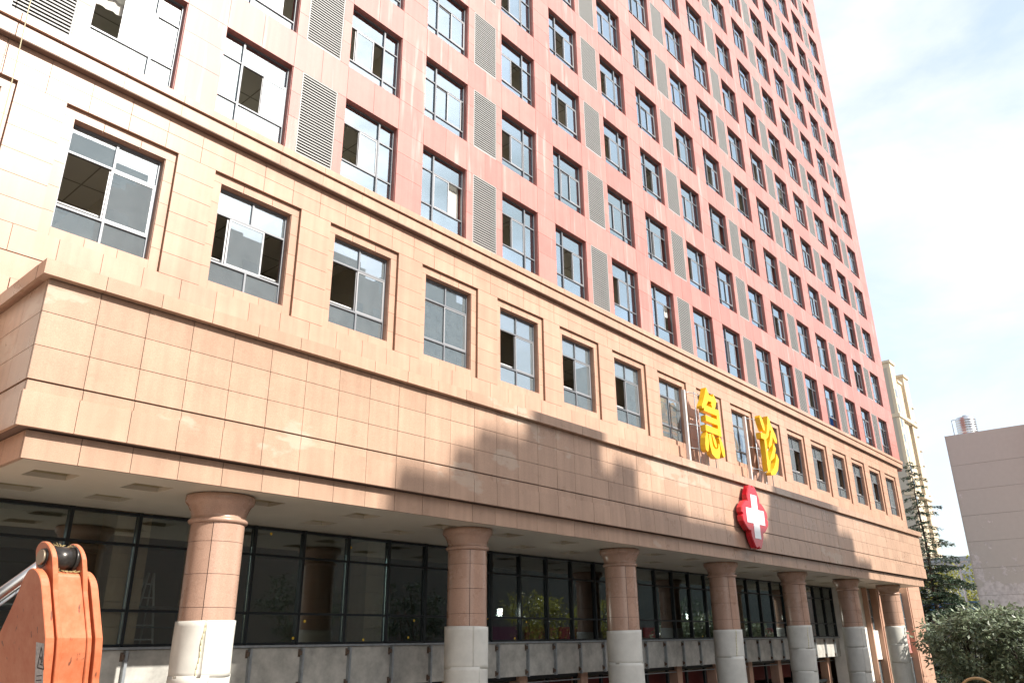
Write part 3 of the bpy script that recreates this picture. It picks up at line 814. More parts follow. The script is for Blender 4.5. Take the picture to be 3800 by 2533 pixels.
mb = MB(); mb.box(57.57, 59.38, YP+0.37, YP+0.40, 5.10, 5.22); mb.box(57.57, 59.38, YP+0.37, YP+0.40, 3.85, 3.97); put("spandrel_trim", mb.mesh("spandrel_trim", M_RED), rw)
mb = MB(); mb.box(51.12, 52.82, YP+0.30, YP+0.6, 3.62, 5.24); put("concrete_panel", mb.mesh("concrete_panel", M_WHITEP), rw)
mb = MB()
for k in range(10): mb.box(51.3, 52.75, YP+0.40, YP+0.43, 7.0+0.06*k, 7.035+0.06*k)
put("grille", mb.mesh("grille", M_SASH), rw)
mb = MB(); mb.box(50.95, 62.2, 16.7, 16.9, 0, 12); put("inner_wall", mb.mesh("inner_wall", M_ROOM), rw)

# ------------------------------------------------------------------ lamps burning behind the glass
M_LAMP = plain("flood lamp face", (1.0, 0.95, 0.85), 0.5, emit=40.0)
for (x, y, z, tilt, lab) in ((20.25, 18.15, 5.80, 0.25, "lit white flood lamp behind glass, beside the second column from the excavator"), (32.75, 18.15, 5.84, 0.5, "lit flood lamp behind glass between the middle columns, seen at a slant"), (43.1, 18.15, 5.90, 0.5, "small lit flood lamp behind glass, farthest along the glazed front")):
    lo = thing("flood_lamp", lab, "lamp", (x, y, 4.8), "work lamps lit behind the glazing")
    mb = MB(); mb.box(-0.17, 0.17, 0.0, 0.06, z-4.8-0.14, z-4.8+0.14)
    put("housing", mb.mesh("lamp_housing", M_BLACK), lo, (x, y, 4.8))
    mb = MB(); mb.add([(-0.15, -0.004, z-4.8-0.12), (0.11, -0.004, z-4.8-0.12), (0.15, -0.004, z-4.8+0.12), (-0.11, -0.004, z-4.8+0.12)], [(0, 1, 2, 3)])
    put("lamp_face", mb.mesh("lamp_face", M_LAMP), lo, (x, y, 4.8))
    mb = MB(); mb.tube((0, 0.03, 0), (0, 0.03, z-4.8-0.14), 0.018); put("stand", mb.mesh("lamp_stand", M_BLACK), lo, (x, y, 4.8))

# ------------------------------------------------------------------ yellow characters on steel frames
def stroke(pts):
    """pts: (x, z, width) -> outline polygon of a brush stroke"""
    L_, R_ = [], []
    for i, (x, z, w_) in enumerate(pts):
        a = Vector(pts[max(i-1, 0)][:2]); b = Vector(pts[min(i+1, len(pts)-1)][:2])
        d = (b-a).normalized(); n = Vector((-d.y, d.x))*w_*0.44
        p = Vector((x, z)); L_.append(p+n); R_.append(p-n)
    poly = R_ + L_[::-1]
    ar = sum(poly[i].x*poly[(i+1) % len(poly)].y - poly[(i+1) % len(poly)].x*poly[i].y for i in range(len(poly)))
    if ar < 0: poly = poly[::-1]
    return [(p.x, p.y) for p in poly]
JI = [
 [(0.40, 1.00, 0.20), (0.30, 0.89, 0.19), (0.16, 0.77, 0.14), (0.02, 0.70, 0.05)],
 [(0.30, 0.895, 0.11), (0.78, 0.895, 0.11)], [(0.76, 0.95, 0.20), (0.68, 0.84, 0.18), (0.56, 0.76, 0.14)],
 [(0.12, 0.705, 0.115), (0.90, 0.705, 0.115)], [(0.845, 0.76, 0.17), (0.845, 0.33, 0.17)],
 [(0.17, 0.545, 0.105), (0.80, 0.545, 0.105)], [(0.12, 0.385, 0.115), (0.93, 0.385, 0.115)],
 [(0.17, 0.31, 0.08), (0.13, 0.20, 0.18), (0.09, 0.09, 0.19), (0.07, 0.02, 0.10)],
 [(0.30, 0.31, 0.14), (0.32, 0.16, 0.17), (0.37, 0.06, 0.18), (0.50, 0.02, 0.16), (0.66, 0.03, 0.17), (0.73, 0.10, 0.13), (0.74, 0.20, 0.05)],
 [(0.44, 0.31, 0.05), (0.51, 0.235, 0.13), (0.57, 0.17, 0.12), (0.60, 0.13, 0.05)],
 [(0.80, 0.31, 0.06), (0.88, 0.20, 0.17), (0.95, 0.08, 0.18), (0.98, 0.02, 0.10)]]
ZHEN = [
 [(0.06, 0.98, 0.06), (0.14, 0.91, 0.17), (0.24, 0.80, 0.16), (0.27, 0.75, 0.06)],
 [(0.00, 0.635, 0.12), (0.30, 0.635, 0.12)], [(0.245, 0.69, 0.15), (0.245, 0.12, 0.15)], [(0.17, 0.10, 0.17), (0.28, 0.12, 0.14), (0.41, 0.24, 0.05)],
 [(0.66, 1.02, 0.17), (0.58, 0.86, 0.16), (0.46, 0.72, 0.13), (0.33, 0.62, 0.05)],
 [(0.63, 0.96, 0.12), (0.76, 0.82, 0.17), (0.92, 0.69, 0.20), (1.02, 0.63, 0.08)],
 [(0.74, 0.74, 0.13), (0.62, 0.59, 0.14), (0.44, 0.47, 0.05)],
 [(0.84, 0.54, 0.15), (0.68, 0.37, 0.15), (0.44, 0.25, 0.05)],
 [(0.95, 0.36, 0.17), (0.80, 0.17, 0.18), (0.60, 0.06, 0.14), (0.36, 0.00, 0.05)]]
def sign(x, wd, strokes, label):
    yl, zb, hg = 15.20, 12.38, 2.84
    t = thing("character_sign", label, "sign", (x+wd/2, yl+0.35, 10.85), "yellow characters above the canopy")
    mb = MB()
    for i, s_ in enumerate(strokes):
        mb.prism([(x+p*wd, zb+q*hg) for p, q in stroke([(a, b*1.0, w_) for a, b, w_ in s_])], yl+0.0022*i, yl+0.26)
    put("character", mb.mesh("character", M_YEL), t)
    fr = MB()
    y2 = yl+0.30
    for xx in (x-0.03, x+wd*0.42, x+wd*0.80): fr.tube((xx, y2, 10.75), (xx, y2, zb+hg*0.96), 0.022, n=6)
    for zz in (zb+0.15, zb+1.2, zb+hg-0.2): fr.tube((x-0.62, y2+0.18, zz), (x-0.03, y2, zz), 0.018, n=6); fr.tube((x-0.03, y2, zz), (x+wd, y2, zz), 0.018, n=6)
    put("support_frame", fr.mesh("support_frame", M_STEEL), t)
    po = MB(); po.box(x-0.70, x-0.57, y2+0.12, y2+0.25, 10.75, zb+hg-0.14); po.box(x+wd*0.5, x+wd*0.5+0.12, y2+0.12, y2+0.24, 10.75, zb+0.9)
    put("post", po.mesh("post", plain("white post", (0.62, 0.60, 0.57), 0.5)), t)
sign(30.22, 1.80, JI, "big yellow Chinese character 急, first of the two above the canopy")
sign(36.20, 1.85, ZHEN, "big yellow Chinese character 诊, nearer the corner, above the red emblem")

# ------------------------------------------------------------------ red emblem with white cross
em = thing("emblem_sign", "red lobed emblem with white cross on the canopy fascia", "sign", (29.22, 13.2, 9.30))
q8 = [(0.0, 1.12), (0.08, 1.21), (0.25, 1.19), (0.38, 1.04), (0.545, 0.80), (0.575, 0.69), (0.565, 0.565)]
quad = q8 + [(a, b) for b, a in reversed(q8[1:-1])] 
out_ = []
for k in range(4):
    for (a, b) in quad:
        for _ in range(k): a, b = b, -a
        out_.append((a, b))
out_ = out_[::-1]
def grow(poly, s_): return [(29.22+a*s_*0.95, 9.30+b*s_) for a, b in poly]
mb = MB()
n = len(out_)
vs = [(x, 12.90, z) for x, z in grow(out_, 0.965)] + [(x, 12.935, z) for x, z in grow(out_, 1.0)] + [(x, 13.12, z) for x, z in grow(out_, 1.0)]
cen = len(vs); vs.append((29.22, 12.90, 9.30)); vs.append((29.22, 13.12, 9.30))
fs = []
for i in range(n):
    j = (i+1) % n
    fs += [(cen, i, j), (i, n+i, n+j, j), (n+i, 2*n+i, 2*n+j, n+j), (cen+1, 2*n+j, 2*n+i)]
mb.add(vs, fs)
put("emblem_body", mb.mesh("emblem_body", M_EMR), em)
a_, b_ = 0.28, 0.83
cross = [(-a_, -b_), (a_, -b_), (a_, -a_), (b_, -a_), (b_, a_), (a_, a_), (a_, b_), (-a_, b_), (-a_, a_), (-b_, a_), (-b_, -a_), (-a_, -a_)]
mb = MB(); mb.prism([(29.22+p*0.95, 9.30+q) for p, q in cross], 12.888, 12.905)
put("white_cross", mb.mesh("white_cross", M_WHITE), em)
mb = MB(); mb.tube((28.9, 13.10, 9.6), (28.9, 13.25, 9.6), 0.04); mb.tube((29.5, 13.10, 9.0), (29.5, 13.25, 9.0), 0.04)
put("bracket", mb.mesh("emblem_bracket", M_STEEL), em)

# ------------------------------------------------------------------ rope in front of the facade
mb = MB()
pr = None
for k in range(24):
    z = 24-k*0.62; p = Vector((3.01+0.03*math.sin(k*0.5), 15.62+0.02*math.sin(k*0.8), z))
    if pr: mb.tube(pr, p, 0.011, n=5, caps=False)
    pr = p
thing("hanging_rope", "thin straw coloured rope hanging down over the podium cornice", "rope", (0, 0, 0), None, mb.mesh("rope", plain("straw rope", (0.50, 0.45, 0.30), 0.9)))

# ------------------------------------------------------------------ excavator arm
def orange_mat():
    mt, nt, b = mat_base("worn orange paint"); L = nt.links.new
    g_ = N(nt, "NewGeometry"); no = N(nt, "TexNoise"); no.inputs["Scale"].default_value = 9; no.inputs["Detail"].default_value = 9; no.inputs["Roughness"].default_value = 0.72; L(g_.outputs["Position"], no.inputs["Vector"])
    mpn = N(nt, "Mapping"); mpn.inputs["Scale"].default_value = (1, 1, 0.35); L(g_.outputs["Position"], mpn.inputs["Vector"])
    n2 = N(nt, "TexNoise"); n2.inputs["Scale"].default_value = 22; n2.inputs["Detail"].default_value = 5; L(mpn.outputs["Vector"], n2.inputs["Vector"])
    r1 = N(nt, "ValToRGB"); r1.color_ramp.elements[0].position = 0.30; r1.color_ramp.elements[0].color = (0.52, 0.120, 0.042, 1); r1.color_ramp.elements[1].position = 0.72; r1.color_ramp.elements[1].color = (0.62, 0.225, 0.115, 1); L(no.outputs["Fac"], r1.inputs["Fac"])
    r2 = N(nt, "ValToRGB"); r2.color_ramp.elements[0].position = 0.655; r2.color_ramp.elements[0].color = (0, 0, 0, 1); r2.color_ramp.elements[1].position = 0.70; r2.color_ramp.elements[1].color = (0.85, 0.85, 0.85, 1); L(n2.outputs["Fac"], r2.inputs["Fac"])
    mx_ = N(nt, "Mix"); mx_.data_type = 'RGBA'; mx_.inputs["B"].default_value = (0.12, 0.05, 0.03, 1)
    L(r2.outputs["Color"], mx_.inputs["Factor"]); L(r1.outputs["Color"], mx_.inputs["A"]); L(mx_.outputs["Result"], b.inputs["Base Color"])
    b.inputs["Roughness"].default_value = 0.45
    bp = N(nt, "Bump"); bp.inputs["Strength"].default_value = 0.15; bp.inputs["Distance"].default_value = 0.01; L(n2.outputs["Fac"], bp.inputs["Height"]); L(bp.outputs["Normal"], b.inputs["Normal"])
    return mt
M_OR = orange_mat()
M_GREASE = plain("greasy steel", (0.05, 0.045, 0.04), 0.28, 0.5, noise=0.4, nscale=25)
M_CHROME = plain("chrome rod", (0.52, 0.50, 0.46), 0.30, 1.0)
PIN = Vector((2.213, 6.409, 5.611))
hd = Vector((0.326, 0.945, 0)); rgt = Vector((0.945, -0.326, 0))
PH = R(25)
fn = (-hd)*math.cos(PH) + rgt*math.sin(PH)            # front normal
lat = rgt*math.cos(PH) + hd*math.sin(PH)              # left plate -> right plate
PIN0 = PIN
arm = thing("excavator_arm", "worn orange excavator arm raised in front of the entrance columns", "excavator arm", (PIN.x, PIN.y, 0))
W0 = -0.205*0.98
PIN = PIN + lat*0.125
LS = 0.98
LEAN = 0.25
def plate(poly, l0, l1, bev=0.006):
    """poly in (back, up) relative to the pin, thickness l0..l1 along lat"""
    mb = MB(); n = len(poly); cb_ = (sum(p[0] for p in poly)/n, sum(p[1] for p in poly)/n)
    rings = []
    for (l, s_) in ((l0, 1), (l0+bev, 0), (l1-bev, 0), (l1, 1)):
        rg = []
        for (b_, z_) in poly:
            dx, dz = b_-cb_[0], z_-cb_[1]; dd = math.hypot(dx, dz) or 1
            b2, z2 = b_-s_*bev*dx/dd, z_-s_*bev*dz/dd
            rg.append(PIN + lat*(W0+LS*l) - fn*b2 + Vector((0, 0, z2)) - rgt*(LEAN*z2))
        rings.append(rg)
    vs = [p for rg in rings for p in rg]
    fs = [tuple(range(n-1, -1, -1)), tuple(range(3*n, 4*n))]
    for k in range(3):
        fs += [(k*n+i, k*n+(i+1) % n, (k+1)*n+(i+1) % n, (k+1)*n+i) for i in range(n)]
    return mb.add(vs, fs)
def arc(cb_, cz, r, a0, a1, n=10): return [(cb_+r*math.cos(a0+(a1-a0)*i/n), cz+r*math.sin(a0+(a1-a0)*i/n)) for i in range(n+1)]
LOWF = [(0.10, -0.86), (0.36, -1.7), (0.62, -2.8), (0.8, -5.58)]
LOWB = [(1.25, -5.58), (1.55, -2.8), (1.50, -1.7), (1.15, -0.98)]
outer = arc(0.125, -0.225, 0.125, R(60), R(180), 10) + [(0.0, -0.40), (0.0, -0.58), (0.03, -0.68)] + LOWF + LOWB + [(0.80, -0.62), (0.44, -0.33), (0.24, -0.15)]
lug = arc(0.115, -0.035, 0.130, R(35), R(176), 14) + [(-0.006, -0.14), (0.012, -0.25), (0.012, -0.58), (0.042, -0.68)] + [(a+0.012, b) for a, b in LOWF] + [(a-0.012, b) for a, b in LOWB] + [(0.58, -0.58), (0.34, -0.30), (0.24, -0.12)]
for (pl, l0, l1, nm) in ((outer, 0.0, 0.064, "side_plate"), (lug, 0.088, 0.128, "pin_lug"), (lug, 0.312, 0.348, "pin_lug"), (outer, 0.368, 0.425, "side_plate")):
    put(nm, plate(pl, l0, l1).mesh(nm, M_OR), arm)
web = arc(0.06, -0.155, 0.035, R(80), R(180), 5) + [(0.025, -0.30), (0.025, -0.58), (0.055, -0.68)] + [(a+0.03, b) for a, b in LOWF] + [(a-0.03, b) for a, b in LOWB] + [(0.55, -0.60), (0.3, -0.3), (0.16, -0.13)]
put("box_web", plate(web, 0.1285, 0.3115, 0.003).mesh("box_web", M_OR), arm)
pc = PIN - fn*0.10 + Vector((0, 0, -0.02))
mb = MB(); mb.tube(pc+lat*(W0+LS*0.130), pc+lat*(W0+LS*0.310), 0.085, n=28); mb.tube(pc+lat*(W0+LS*0.285), pc+lat*(W0+LS*0.3105), 0.10, n=28)
put("pin_bush", mb.mesh("pin_bush", M_GREASE), arm)
mb = MB(); mb.tube(pc+lat*(W0+LS*0.078), pc+lat*(W0+LS*0.0845), 0.075, n=28); put("grease_ring", mb.mesh("grease_ring", plain("black grease", (0.012, 0.011, 0.010), 0.5)), arm)
mb = MB(); mb.tube(pc+lat*(W0+LS*0.060), pc+lat*(W0+LS*0.0775), 0.055, n=28); put("pin_head", mb.mesh("pin_head", plain("worn pin", (0.30, 0.24, 0.17), 0.5, 0.6)), arm)
# straw caught on the bush
mb = MB(); rr = random.Random(5)
for k in range(46):
    base = pc + lat*(W0+LS*rr.uniform(0.14, 0.30)) + Vector((0, 0, 0.085)) + fn*rr.uniform(-0.05, 0.05) if k < 26 else PIN - fn*0.03 + rgt*0.03 + lat*(W0+LS*rr.uniform(0.14, 0.30)) + Vector((0, 0, -0.118))
    d_ = Vector((rr.uniform(-1, 1), rr.uniform(-1, 1), rr.uniform(-0.1, 0.45))).normalized()*rr.uniform(0.015, 0.035)
    mb.tube(base-d_*0.5, base+d_, 0.0022, n=4)
put("straw_litter", mb.mesh("straw_litter", plain("straw", (0.42, 0.32, 0.14), 0.9)), arm, kind="stuff")
# hydraulic rods
rA = Vector((2.30, 6.90, 5.53)); rB = Vector((1.93, 7.46, 5.05)); rd_ = (rB-rA)
mb = MB(); mb.tube(rA-rd_*0.2, rA+rd_*2.0, 0.045, n=24); put("hydraulic_rod", mb.mesh("hydraulic_rod", M_CHROME), arm)
mb = MB(); mb.tube(rA-rd_*0.2+Vector((0.01, 0, -0.075)), rA+rd_*2.0+Vector((0.01, 0, -0.075)), 0.012, n=10); put("hydraulic_line", mb.mesh("hydraulic_line", M_STEEL), arm)
# warning sticker on the near side plate: triangle and worn lines of print
stc = PIN + lat*(W0-0.0015)
def sp(b_, z_, o=0.0): return stc - lat*o - fn*b_ + Vector((0, 0, z_)) - rgt*(LEAN*z_)
mb = MB(); mb.add([sp(0.235, -1.02), sp(0.105, -0.99), sp(0.02, -0.615), sp(0.135, -0.605)], [(0, 1, 2, 3)]); 
stk = put("warning_sticker", mb.mesh("warning_sticker", plain("scuffed white vinyl", (0.50, 0.48, 0.46), 0.5, noise=0.35, nscale=40)), arm)
mb = MB()
def bar(p, q, w_):
    (a0, z0_), (a1, z1_) = p, q; d = Vector((a1-a0, z1_-z0_)).normalized(); n_ = Vector((-d.y, d.x))*w_
    mb.add([sp(a0-n_.x, z0_-n_.y, .0012), sp(a1-n_.x, z1_-n_.y, .0012), sp(a1+n_.x, z1_+n_.y, .0012), sp(a0+n_.x, z0_+n_.y, .0012)], [(0, 1, 2, 3)])
bar((0.145, -0.775), (0.062, -0.640), 0.005); bar((0.062, -0.640), (0.050, -0.785), 0.005); bar((0.050, -0.785), (0.145, -0.775), 0.005)
bar((0.095, -0.70), (0.070, -0.74), 0.006); bar((0.070, -0.70), (0.088, -0.755), 0.005); bar((0.105, -0.752), (0.065, -0.757), 0.004)
for k in range(5): bar((0.165+0.012*k, -0.83-0.03*k), (0.085+0.011*k, -0.825-0.03*k), 0.0035)
put("sticker_print", mb.mesh("sticker_print", plain("black print", (0.03, 0.028, 0.028), 0.6)), arm)

# ------------------------------------------------------------------ trees
M_BARK = plain("bark", (0.085, 0.065, 0.05), 0.95, noise=0.35, nscale=6, bump=0.5)
def cedar(at, H, Rm, label, seed, zlow=1.5):
    rr = random.Random(seed); t = thing("cedar_tree", label, "tree", at)
    tr = MB(); seg = 12
    for k in range(seg):
        z0_, z1_ = H*k/seg, H*(k+1)/seg
        tr.tube((0.06*math.sin(k), 0.06*math.cos(k*1.3), z0_), (0.06*math.sin(k+1), 0.06*math.cos((k+1)*1.3), z1_), 0.22*(1-k/seg)+0.015, 0.22*(1-(k+1)/seg)+0.015, n=8, caps=False)
    lv = MB(); z = zlow; a = 0.0
    while z < H-0.25:
        f_ = (z-zlow)/(H-zlow)
        a += 2.4+rr.uniform(-.5, .5)
        env = Rm*(0.12+0.88*(1-f_)**1.25) if f_ < 0.93 else Rm*0.16
        Lb = env*rr.choice([0.5, 0.7, 0.85, 1.0, 1.0, 1.12])*rr.uniform(0.85, 1.1)
        dx, dy = math.cos(a), math.sin(a); rise = rr.uniform(-0.05, 0.20); droop = rr.uniform(0.10, 0.26)
        prev = Vector((0, 0, z)); ns = max(4, int(Lb/0.25))
        kink = rr.uniform(-.25, .25)
        for k in range(1, ns+1):
            s_ = k/ns
            p = Vector((dx*Lb*s_-dy*kink*s_*s_*Lb, dy*Lb*s_+dx*kink*s_*s_*Lb, z+Lb*(rise*s_-droop*s_*s_)+rr.uniform(-.03, .03)))
            tr.tube(prev, p, 0.04*(1-s_)+0.008, n=4, caps=False)
            if s_ > 0.18:
                cnt = int((230 if f_ < 0.5 else 80)*Lb/ns*rr.choice([0.35, 0.8, 1.0, 1.5]))
                wdt = 0.20*Lb*math.sin(min(1.0, 0.15+s_*0.95)*math.pi*0.93)*rr.uniform(.6, 1.3)+0.06
                for _ in range(cnt):
                    u = rr.uniform(-1, 1); q = prev.lerp(p, rr.random())+Vector((-dy*u*wdt, dx*u*wdt, -abs(u)*wdt*0.35-rr.random()**2*0.20))
                    d_ = Vector((dx*rr.uniform(.0, 1)-dy*u, dy*rr.uniform(.0, 1)+dx*u, rr.uniform(-0.9, 0.3))).normalized()*rr.uniform(0.10, 0.24)
                    e_ = d_.cross(Vector((rr.uniform(-1, 1), rr.uniform(-1, 1), rr.uniform(-1, 1)))).normalized()*rr.uniform(0.014, 0.034)
                    lv.add([q-e_, q+d_*0.6-e_*1.2, q+d_, q+d_*0.5+e_*1.3, q+e_], [(0, 1, 2, 3, 4)])
            prev = p
        z += rr.uniform(0.07, 0.17) if f_ < 0.6 else rr.uniform(0.12, 0.26)
    put("trunk", tr.mesh("cedar_trunk", M_BARK), t, at); put("crown", lv.mesh("cedar_crown", M_CEDAR), t, at)
M_CEDAR = leafmat("cedar needles", (0.050, 0.085, 0.048), 0.5, 0.1)
cedar((70.9, 17.2, 0), 18.9, 5.4, "tall dark green cedar rising past the podium corner to the red tower's edge", 3)
def broadleaf(name, at, H, rx, rz, cz, nclu, nleaf, size, mat, label, seed, grp=None, cat="tree", stems=4, tr_r=0.10):
    rr = random.Random(seed); t = thing(name, label, cat, at, grp)
    tr, lv = MB(), MB()
    cl = []
    for _ in range(nclu):
        while True:
            p = Vector((rr.uniform(-1, 1), rr.uniform(-1, 1), rr.uniform(-1, 1)))
            if 0.25 < p.length < 1: break
        p = p.normalized()*(p.length**0.5)
        bump = 1+0.22*math.sin(3.1*p.x+seed)+0.18*math.sin(4.3*p.y+2*seed)+0.15*math.sin(5*p.z)
        cl.append(Vector((p.x*rx*bump, p.y*rx*bump, cz+p.z*rz*bump)))
    for k in range(stems):
        a = 6.283*k/stems+rr.uniform(-.4, .4); top = Vector((math.cos(a)*rx*0.55, math.sin(a)*rx*0.55, cz+rz*0.35)); prev = Vector((0.15*math.cos(a), 0.15*math.sin(a), 0))
        for j in range(1, 7):
            s_ = j/6; p = Vector((top.x*s_**1.5+rr.uniform(-.08, .08), top.y*s_**1.5+rr.uniform(-.08, .08), top.z*s_)); tr.tube(prev, p, tr_r*(1-s_*0.8), n=6, caps=False); prev = p
    for c_ in cl[::4]:
        b_ = Vector((c_.x*0.3, c_.y*0.3, max(0.4, c_.z-rz*0.6))); tr.tube(b_, c_, 0.025, 0.008, n=4, caps=False)
    for c_ in cl:
        if c_.z < 0.15: continue
        cr_ = rr.uniform(0.20, 0.44)*rx/2.0
        for _ in range(nleaf):
            o = Vector((rr.gauss(0, 1), rr.gauss(0, 1), rr.gauss(0, 0.7)))*cr_*0.6
            q = c_+o; d_ = (o.normalized()+Vector((rr.uniform(-.7, .7), rr.uniform(-.7, .7), rr.uniform(-.9, .3)))).normalized()*size*rr.uniform(.7, 1.3)
            e_ = d_.cross(Vector((rr.uniform(-1, 1), rr.uniform(-1, 1), 1.2))).normalized()*size*rr.uniform(.2, .3)
            lv.add([q, q+d_*0.4+e_, q+d_, q+d_*0.4-e_], [(0, 1, 2, 3)])
    put("trunk", tr.mesh("trunk", M_BARK), t, at); put("crown", lv.mesh("crown", mat), t, at)
M_LEAF = leafmat("grey green leaves", (0.20, 0.245, 0.155), 0.55, 0.25)
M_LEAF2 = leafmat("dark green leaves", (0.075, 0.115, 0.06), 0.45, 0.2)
M_LEAFY = leafmat("yellowing leaves", (0.24, 0.24, 0.045), 0.5, 0.5)
broadleaf("shrub", (50.0, 10.9, 0), 6, 2.3, 2.2, 4.3, 230, 30, 0.27, M_LEAF, "rounded grey green leafy shrub next to the podium corner", 11, "shrubs below the grey gable", "shrub", 5, 0.07)
broadleaf("shrub", (49.5, 8.1, 0), 6, 2.3, 2.3, 4.35, 230, 30, 0.27, M_LEAF, "taller grey green shrub in front of the peeling gable wall", 12, "shrubs below the grey gable", "shrub", 5, 0.07)
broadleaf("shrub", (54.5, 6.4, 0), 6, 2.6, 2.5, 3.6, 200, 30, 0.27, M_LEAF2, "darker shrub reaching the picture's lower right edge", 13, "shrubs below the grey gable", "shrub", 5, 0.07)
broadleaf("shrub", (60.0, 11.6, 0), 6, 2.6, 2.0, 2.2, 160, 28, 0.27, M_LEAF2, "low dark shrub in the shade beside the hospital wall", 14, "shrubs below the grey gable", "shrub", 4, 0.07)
broadleaf("autumn_tree", (108, 25.5, 0), 9, 5.5, 3.2, 9.5, 260, 22, 0.42, M_LEAFY, "yellow green tree glimpsed behind the cedar's lower branches", 15)

# ------------------------------------------------------------------ grey gable building
XG = 78.0
def gable_mat():
    mt, nt, b = mat_base("peeling grey render"); L = nt.links.new
    g_ = N(nt, "NewGeometry"); no = N(nt, "TexNoise"); no.inputs["Scale"].default_value = 0.42; no.inputs["Detail"].default_value = 10; no.inputs["Roughness"].default_value = 0.72; L(g_.outputs["Position"], no.inputs["Vector"])
    sx = N(nt, "SeparateXYZ"); L(g_.outputs["Position"], sx.inputs[0])
    mz = N(nt, "MapRange"); mz.inputs["From Min"].default_value = 19; mz.inputs["From Max"].default_value = 7; mz.inputs["To Min"].default_value = -0.14; mz.inputs["To Max"].default_value = 0.045; L(sx.outputs["Z"], mz.inputs["Value"])
    ad = N(nt, "Math"); ad.operation = 'ADD'; L(no.outputs["Fac"], ad.inputs[0]); L(mz.outputs[0], ad.inputs[1])
    rp = N(nt, "ValToRGB"); rp.color_ramp.elements[0].position = 0.535; rp.color_ramp.elements[1].position = 0.555; L(ad.outputs[0], rp.inputs["Fac"])
    n2 = N(nt, "TexNoise"); n2.inputs["Scale"].default_value = 3; n2.inputs["Detail"].default_value = 6; L(g_.outputs["Position"], n2.inputs["Vector"])
    r2 = N(nt, "ValToRGB"); r2.color_ramp.elements[0].position = 0.35; r2.color_ramp.elements[0].color = (0.62, 0.60, 0.59, 1); r2.color_ramp.elements[1].position = 0.6; r2.color_ramp.elements[1].color = (0.82, 0.80, 0.79, 1); L(n2.outputs["Fac"], r2.inputs["Fac"])
    r3 = N(nt, "ValToRGB"); r3.color_ramp.elements[0].color = (0.60, 0.585, 0.54, 1); r3.color_ramp.elements[1].color = (0.67, 0.65, 0.605, 1); L(n2.outputs["Fac"], r3.inputs["Fac"])
    mx_ = N(nt, "Mix"); mx_.data_type = 'RGBA'; L(rp.outputs["Color"], mx_.inputs["Factor"]); L(r3.outputs["Color"], mx_.inputs["A"]); L(r2.outputs["Color"], mx_.inputs["B"]); L(mx_.outputs["Result"], b.inputs["Base Color"])
    b.inputs["Roughness"].default_value = 0.9
    bp = N(nt, "Bump"); bp.inputs["Strength"].default_value = 0.5; bp.inputs["Distance"].default_value = 0.03; bp.invert = True; L(rp.outputs["Color"], bp.inputs["Height"]); L(bp.outputs["Normal"], b.inputs["Normal"])
    return mt
M_GAB = gable_mat()
gb = thing("grey_building", "grey rendered gable wall with peeling patches and horizontal joints", "building", (XG+8, 10, 0))
ZG = 21.75; zz = ZG
k = 0
while zz > 0:
    z1_ = zz; z0_ = max(0, zz-(2.75 if k == 0 else 2.2)); k += 1
    mb = MB(); mb.box(XG, XG+14, 8.6, 15.55, z0_+0.011, z1_-0.011); put("wall_course", mb.mesh("wall_course", M_GAB), gb); zz = z0_
mb = MB(); mb.box(XG+0.04, XG+13.9, 8.62, 15.5, 0, ZG-0.03); put("joint_core", mb.mesh("joint_core", plain("render joint", (0.26, 0.23, 0.21), 0.9)), gb)
mb = MB(); mb.box(XG-0.02, XG+14, 15.55, 15.62, 0, ZG+0.02); put("lit_edge_strip", mb.mesh("lit_edge_strip", plain("painted edge light", (0.55, 0.52, 0.47), 0.9)), gb)  # thin pale strip, painting in the sunlit look of the left edge
mb = MB(); mb.box(XG-0.9, XG+14, 2, 8.55, 0, ZG+0.55); mb.box(XG-0.9, XG+14, 2, 8.1, ZG+0.55, ZG+2.4); put("stair_tower", mb.mesh("stair_tower", plain("pale grey render", (0.36, 0.33, 0.31), 0.9, noise=0.1)), gb)
mb = MB(); mb.box(XG-0.85, XG+3, 2, 8.05, ZG+2.45, ZG+3.5); put("blue_tank", mb.mesh("blue_tank", plain("blue plastic", (0.02, 0.16, 0.55), 0.5)), gb)
tk = thing("water_tank", "ribbed stainless water tank on the grey building's roof", "tank", (XG+1.8, 14.0, ZG))
prof = [(0.95, 0), (0.95, 0.05)]   # ribbed drum
for k in range(7):
    z_ = 0.1+0.26*k; prof += [(0.95, z_), (0.975, z_+0.03), (0.975, z_+0.08), (0.95, z_+0.11)]
prof += [(0.95, 1.95), (0.85, 2.06), (0.3, 2.2), (0.22, 2.22), (0.22, 2.32), (0.0, 2.34)]
M_INOX = plain("brushed stainless", (0.62, 0.62, 0.62), 0.26, 1.0)
prof = [(a*0.86, b*0.84) for a, b in prof]
put("tank_body", MB().lathe(prof, 0, 0, 40).mesh("tank_body", M_INOX), tk, (XG+1.8, 14.0, ZG+0.05))
mb = MB(); mb.tube((0.1, 1.15, 0), (0.1, 1.15, 1.7), 0.03); mb.tube((0.1, 1.15, 1.7), (0.1, 0.8, 1.75), 0.03); put("inlet_pipe", mb.mesh("inlet_pipe", M_STEEL), tk, (XG+1.8, 14.0, ZG+0.05))

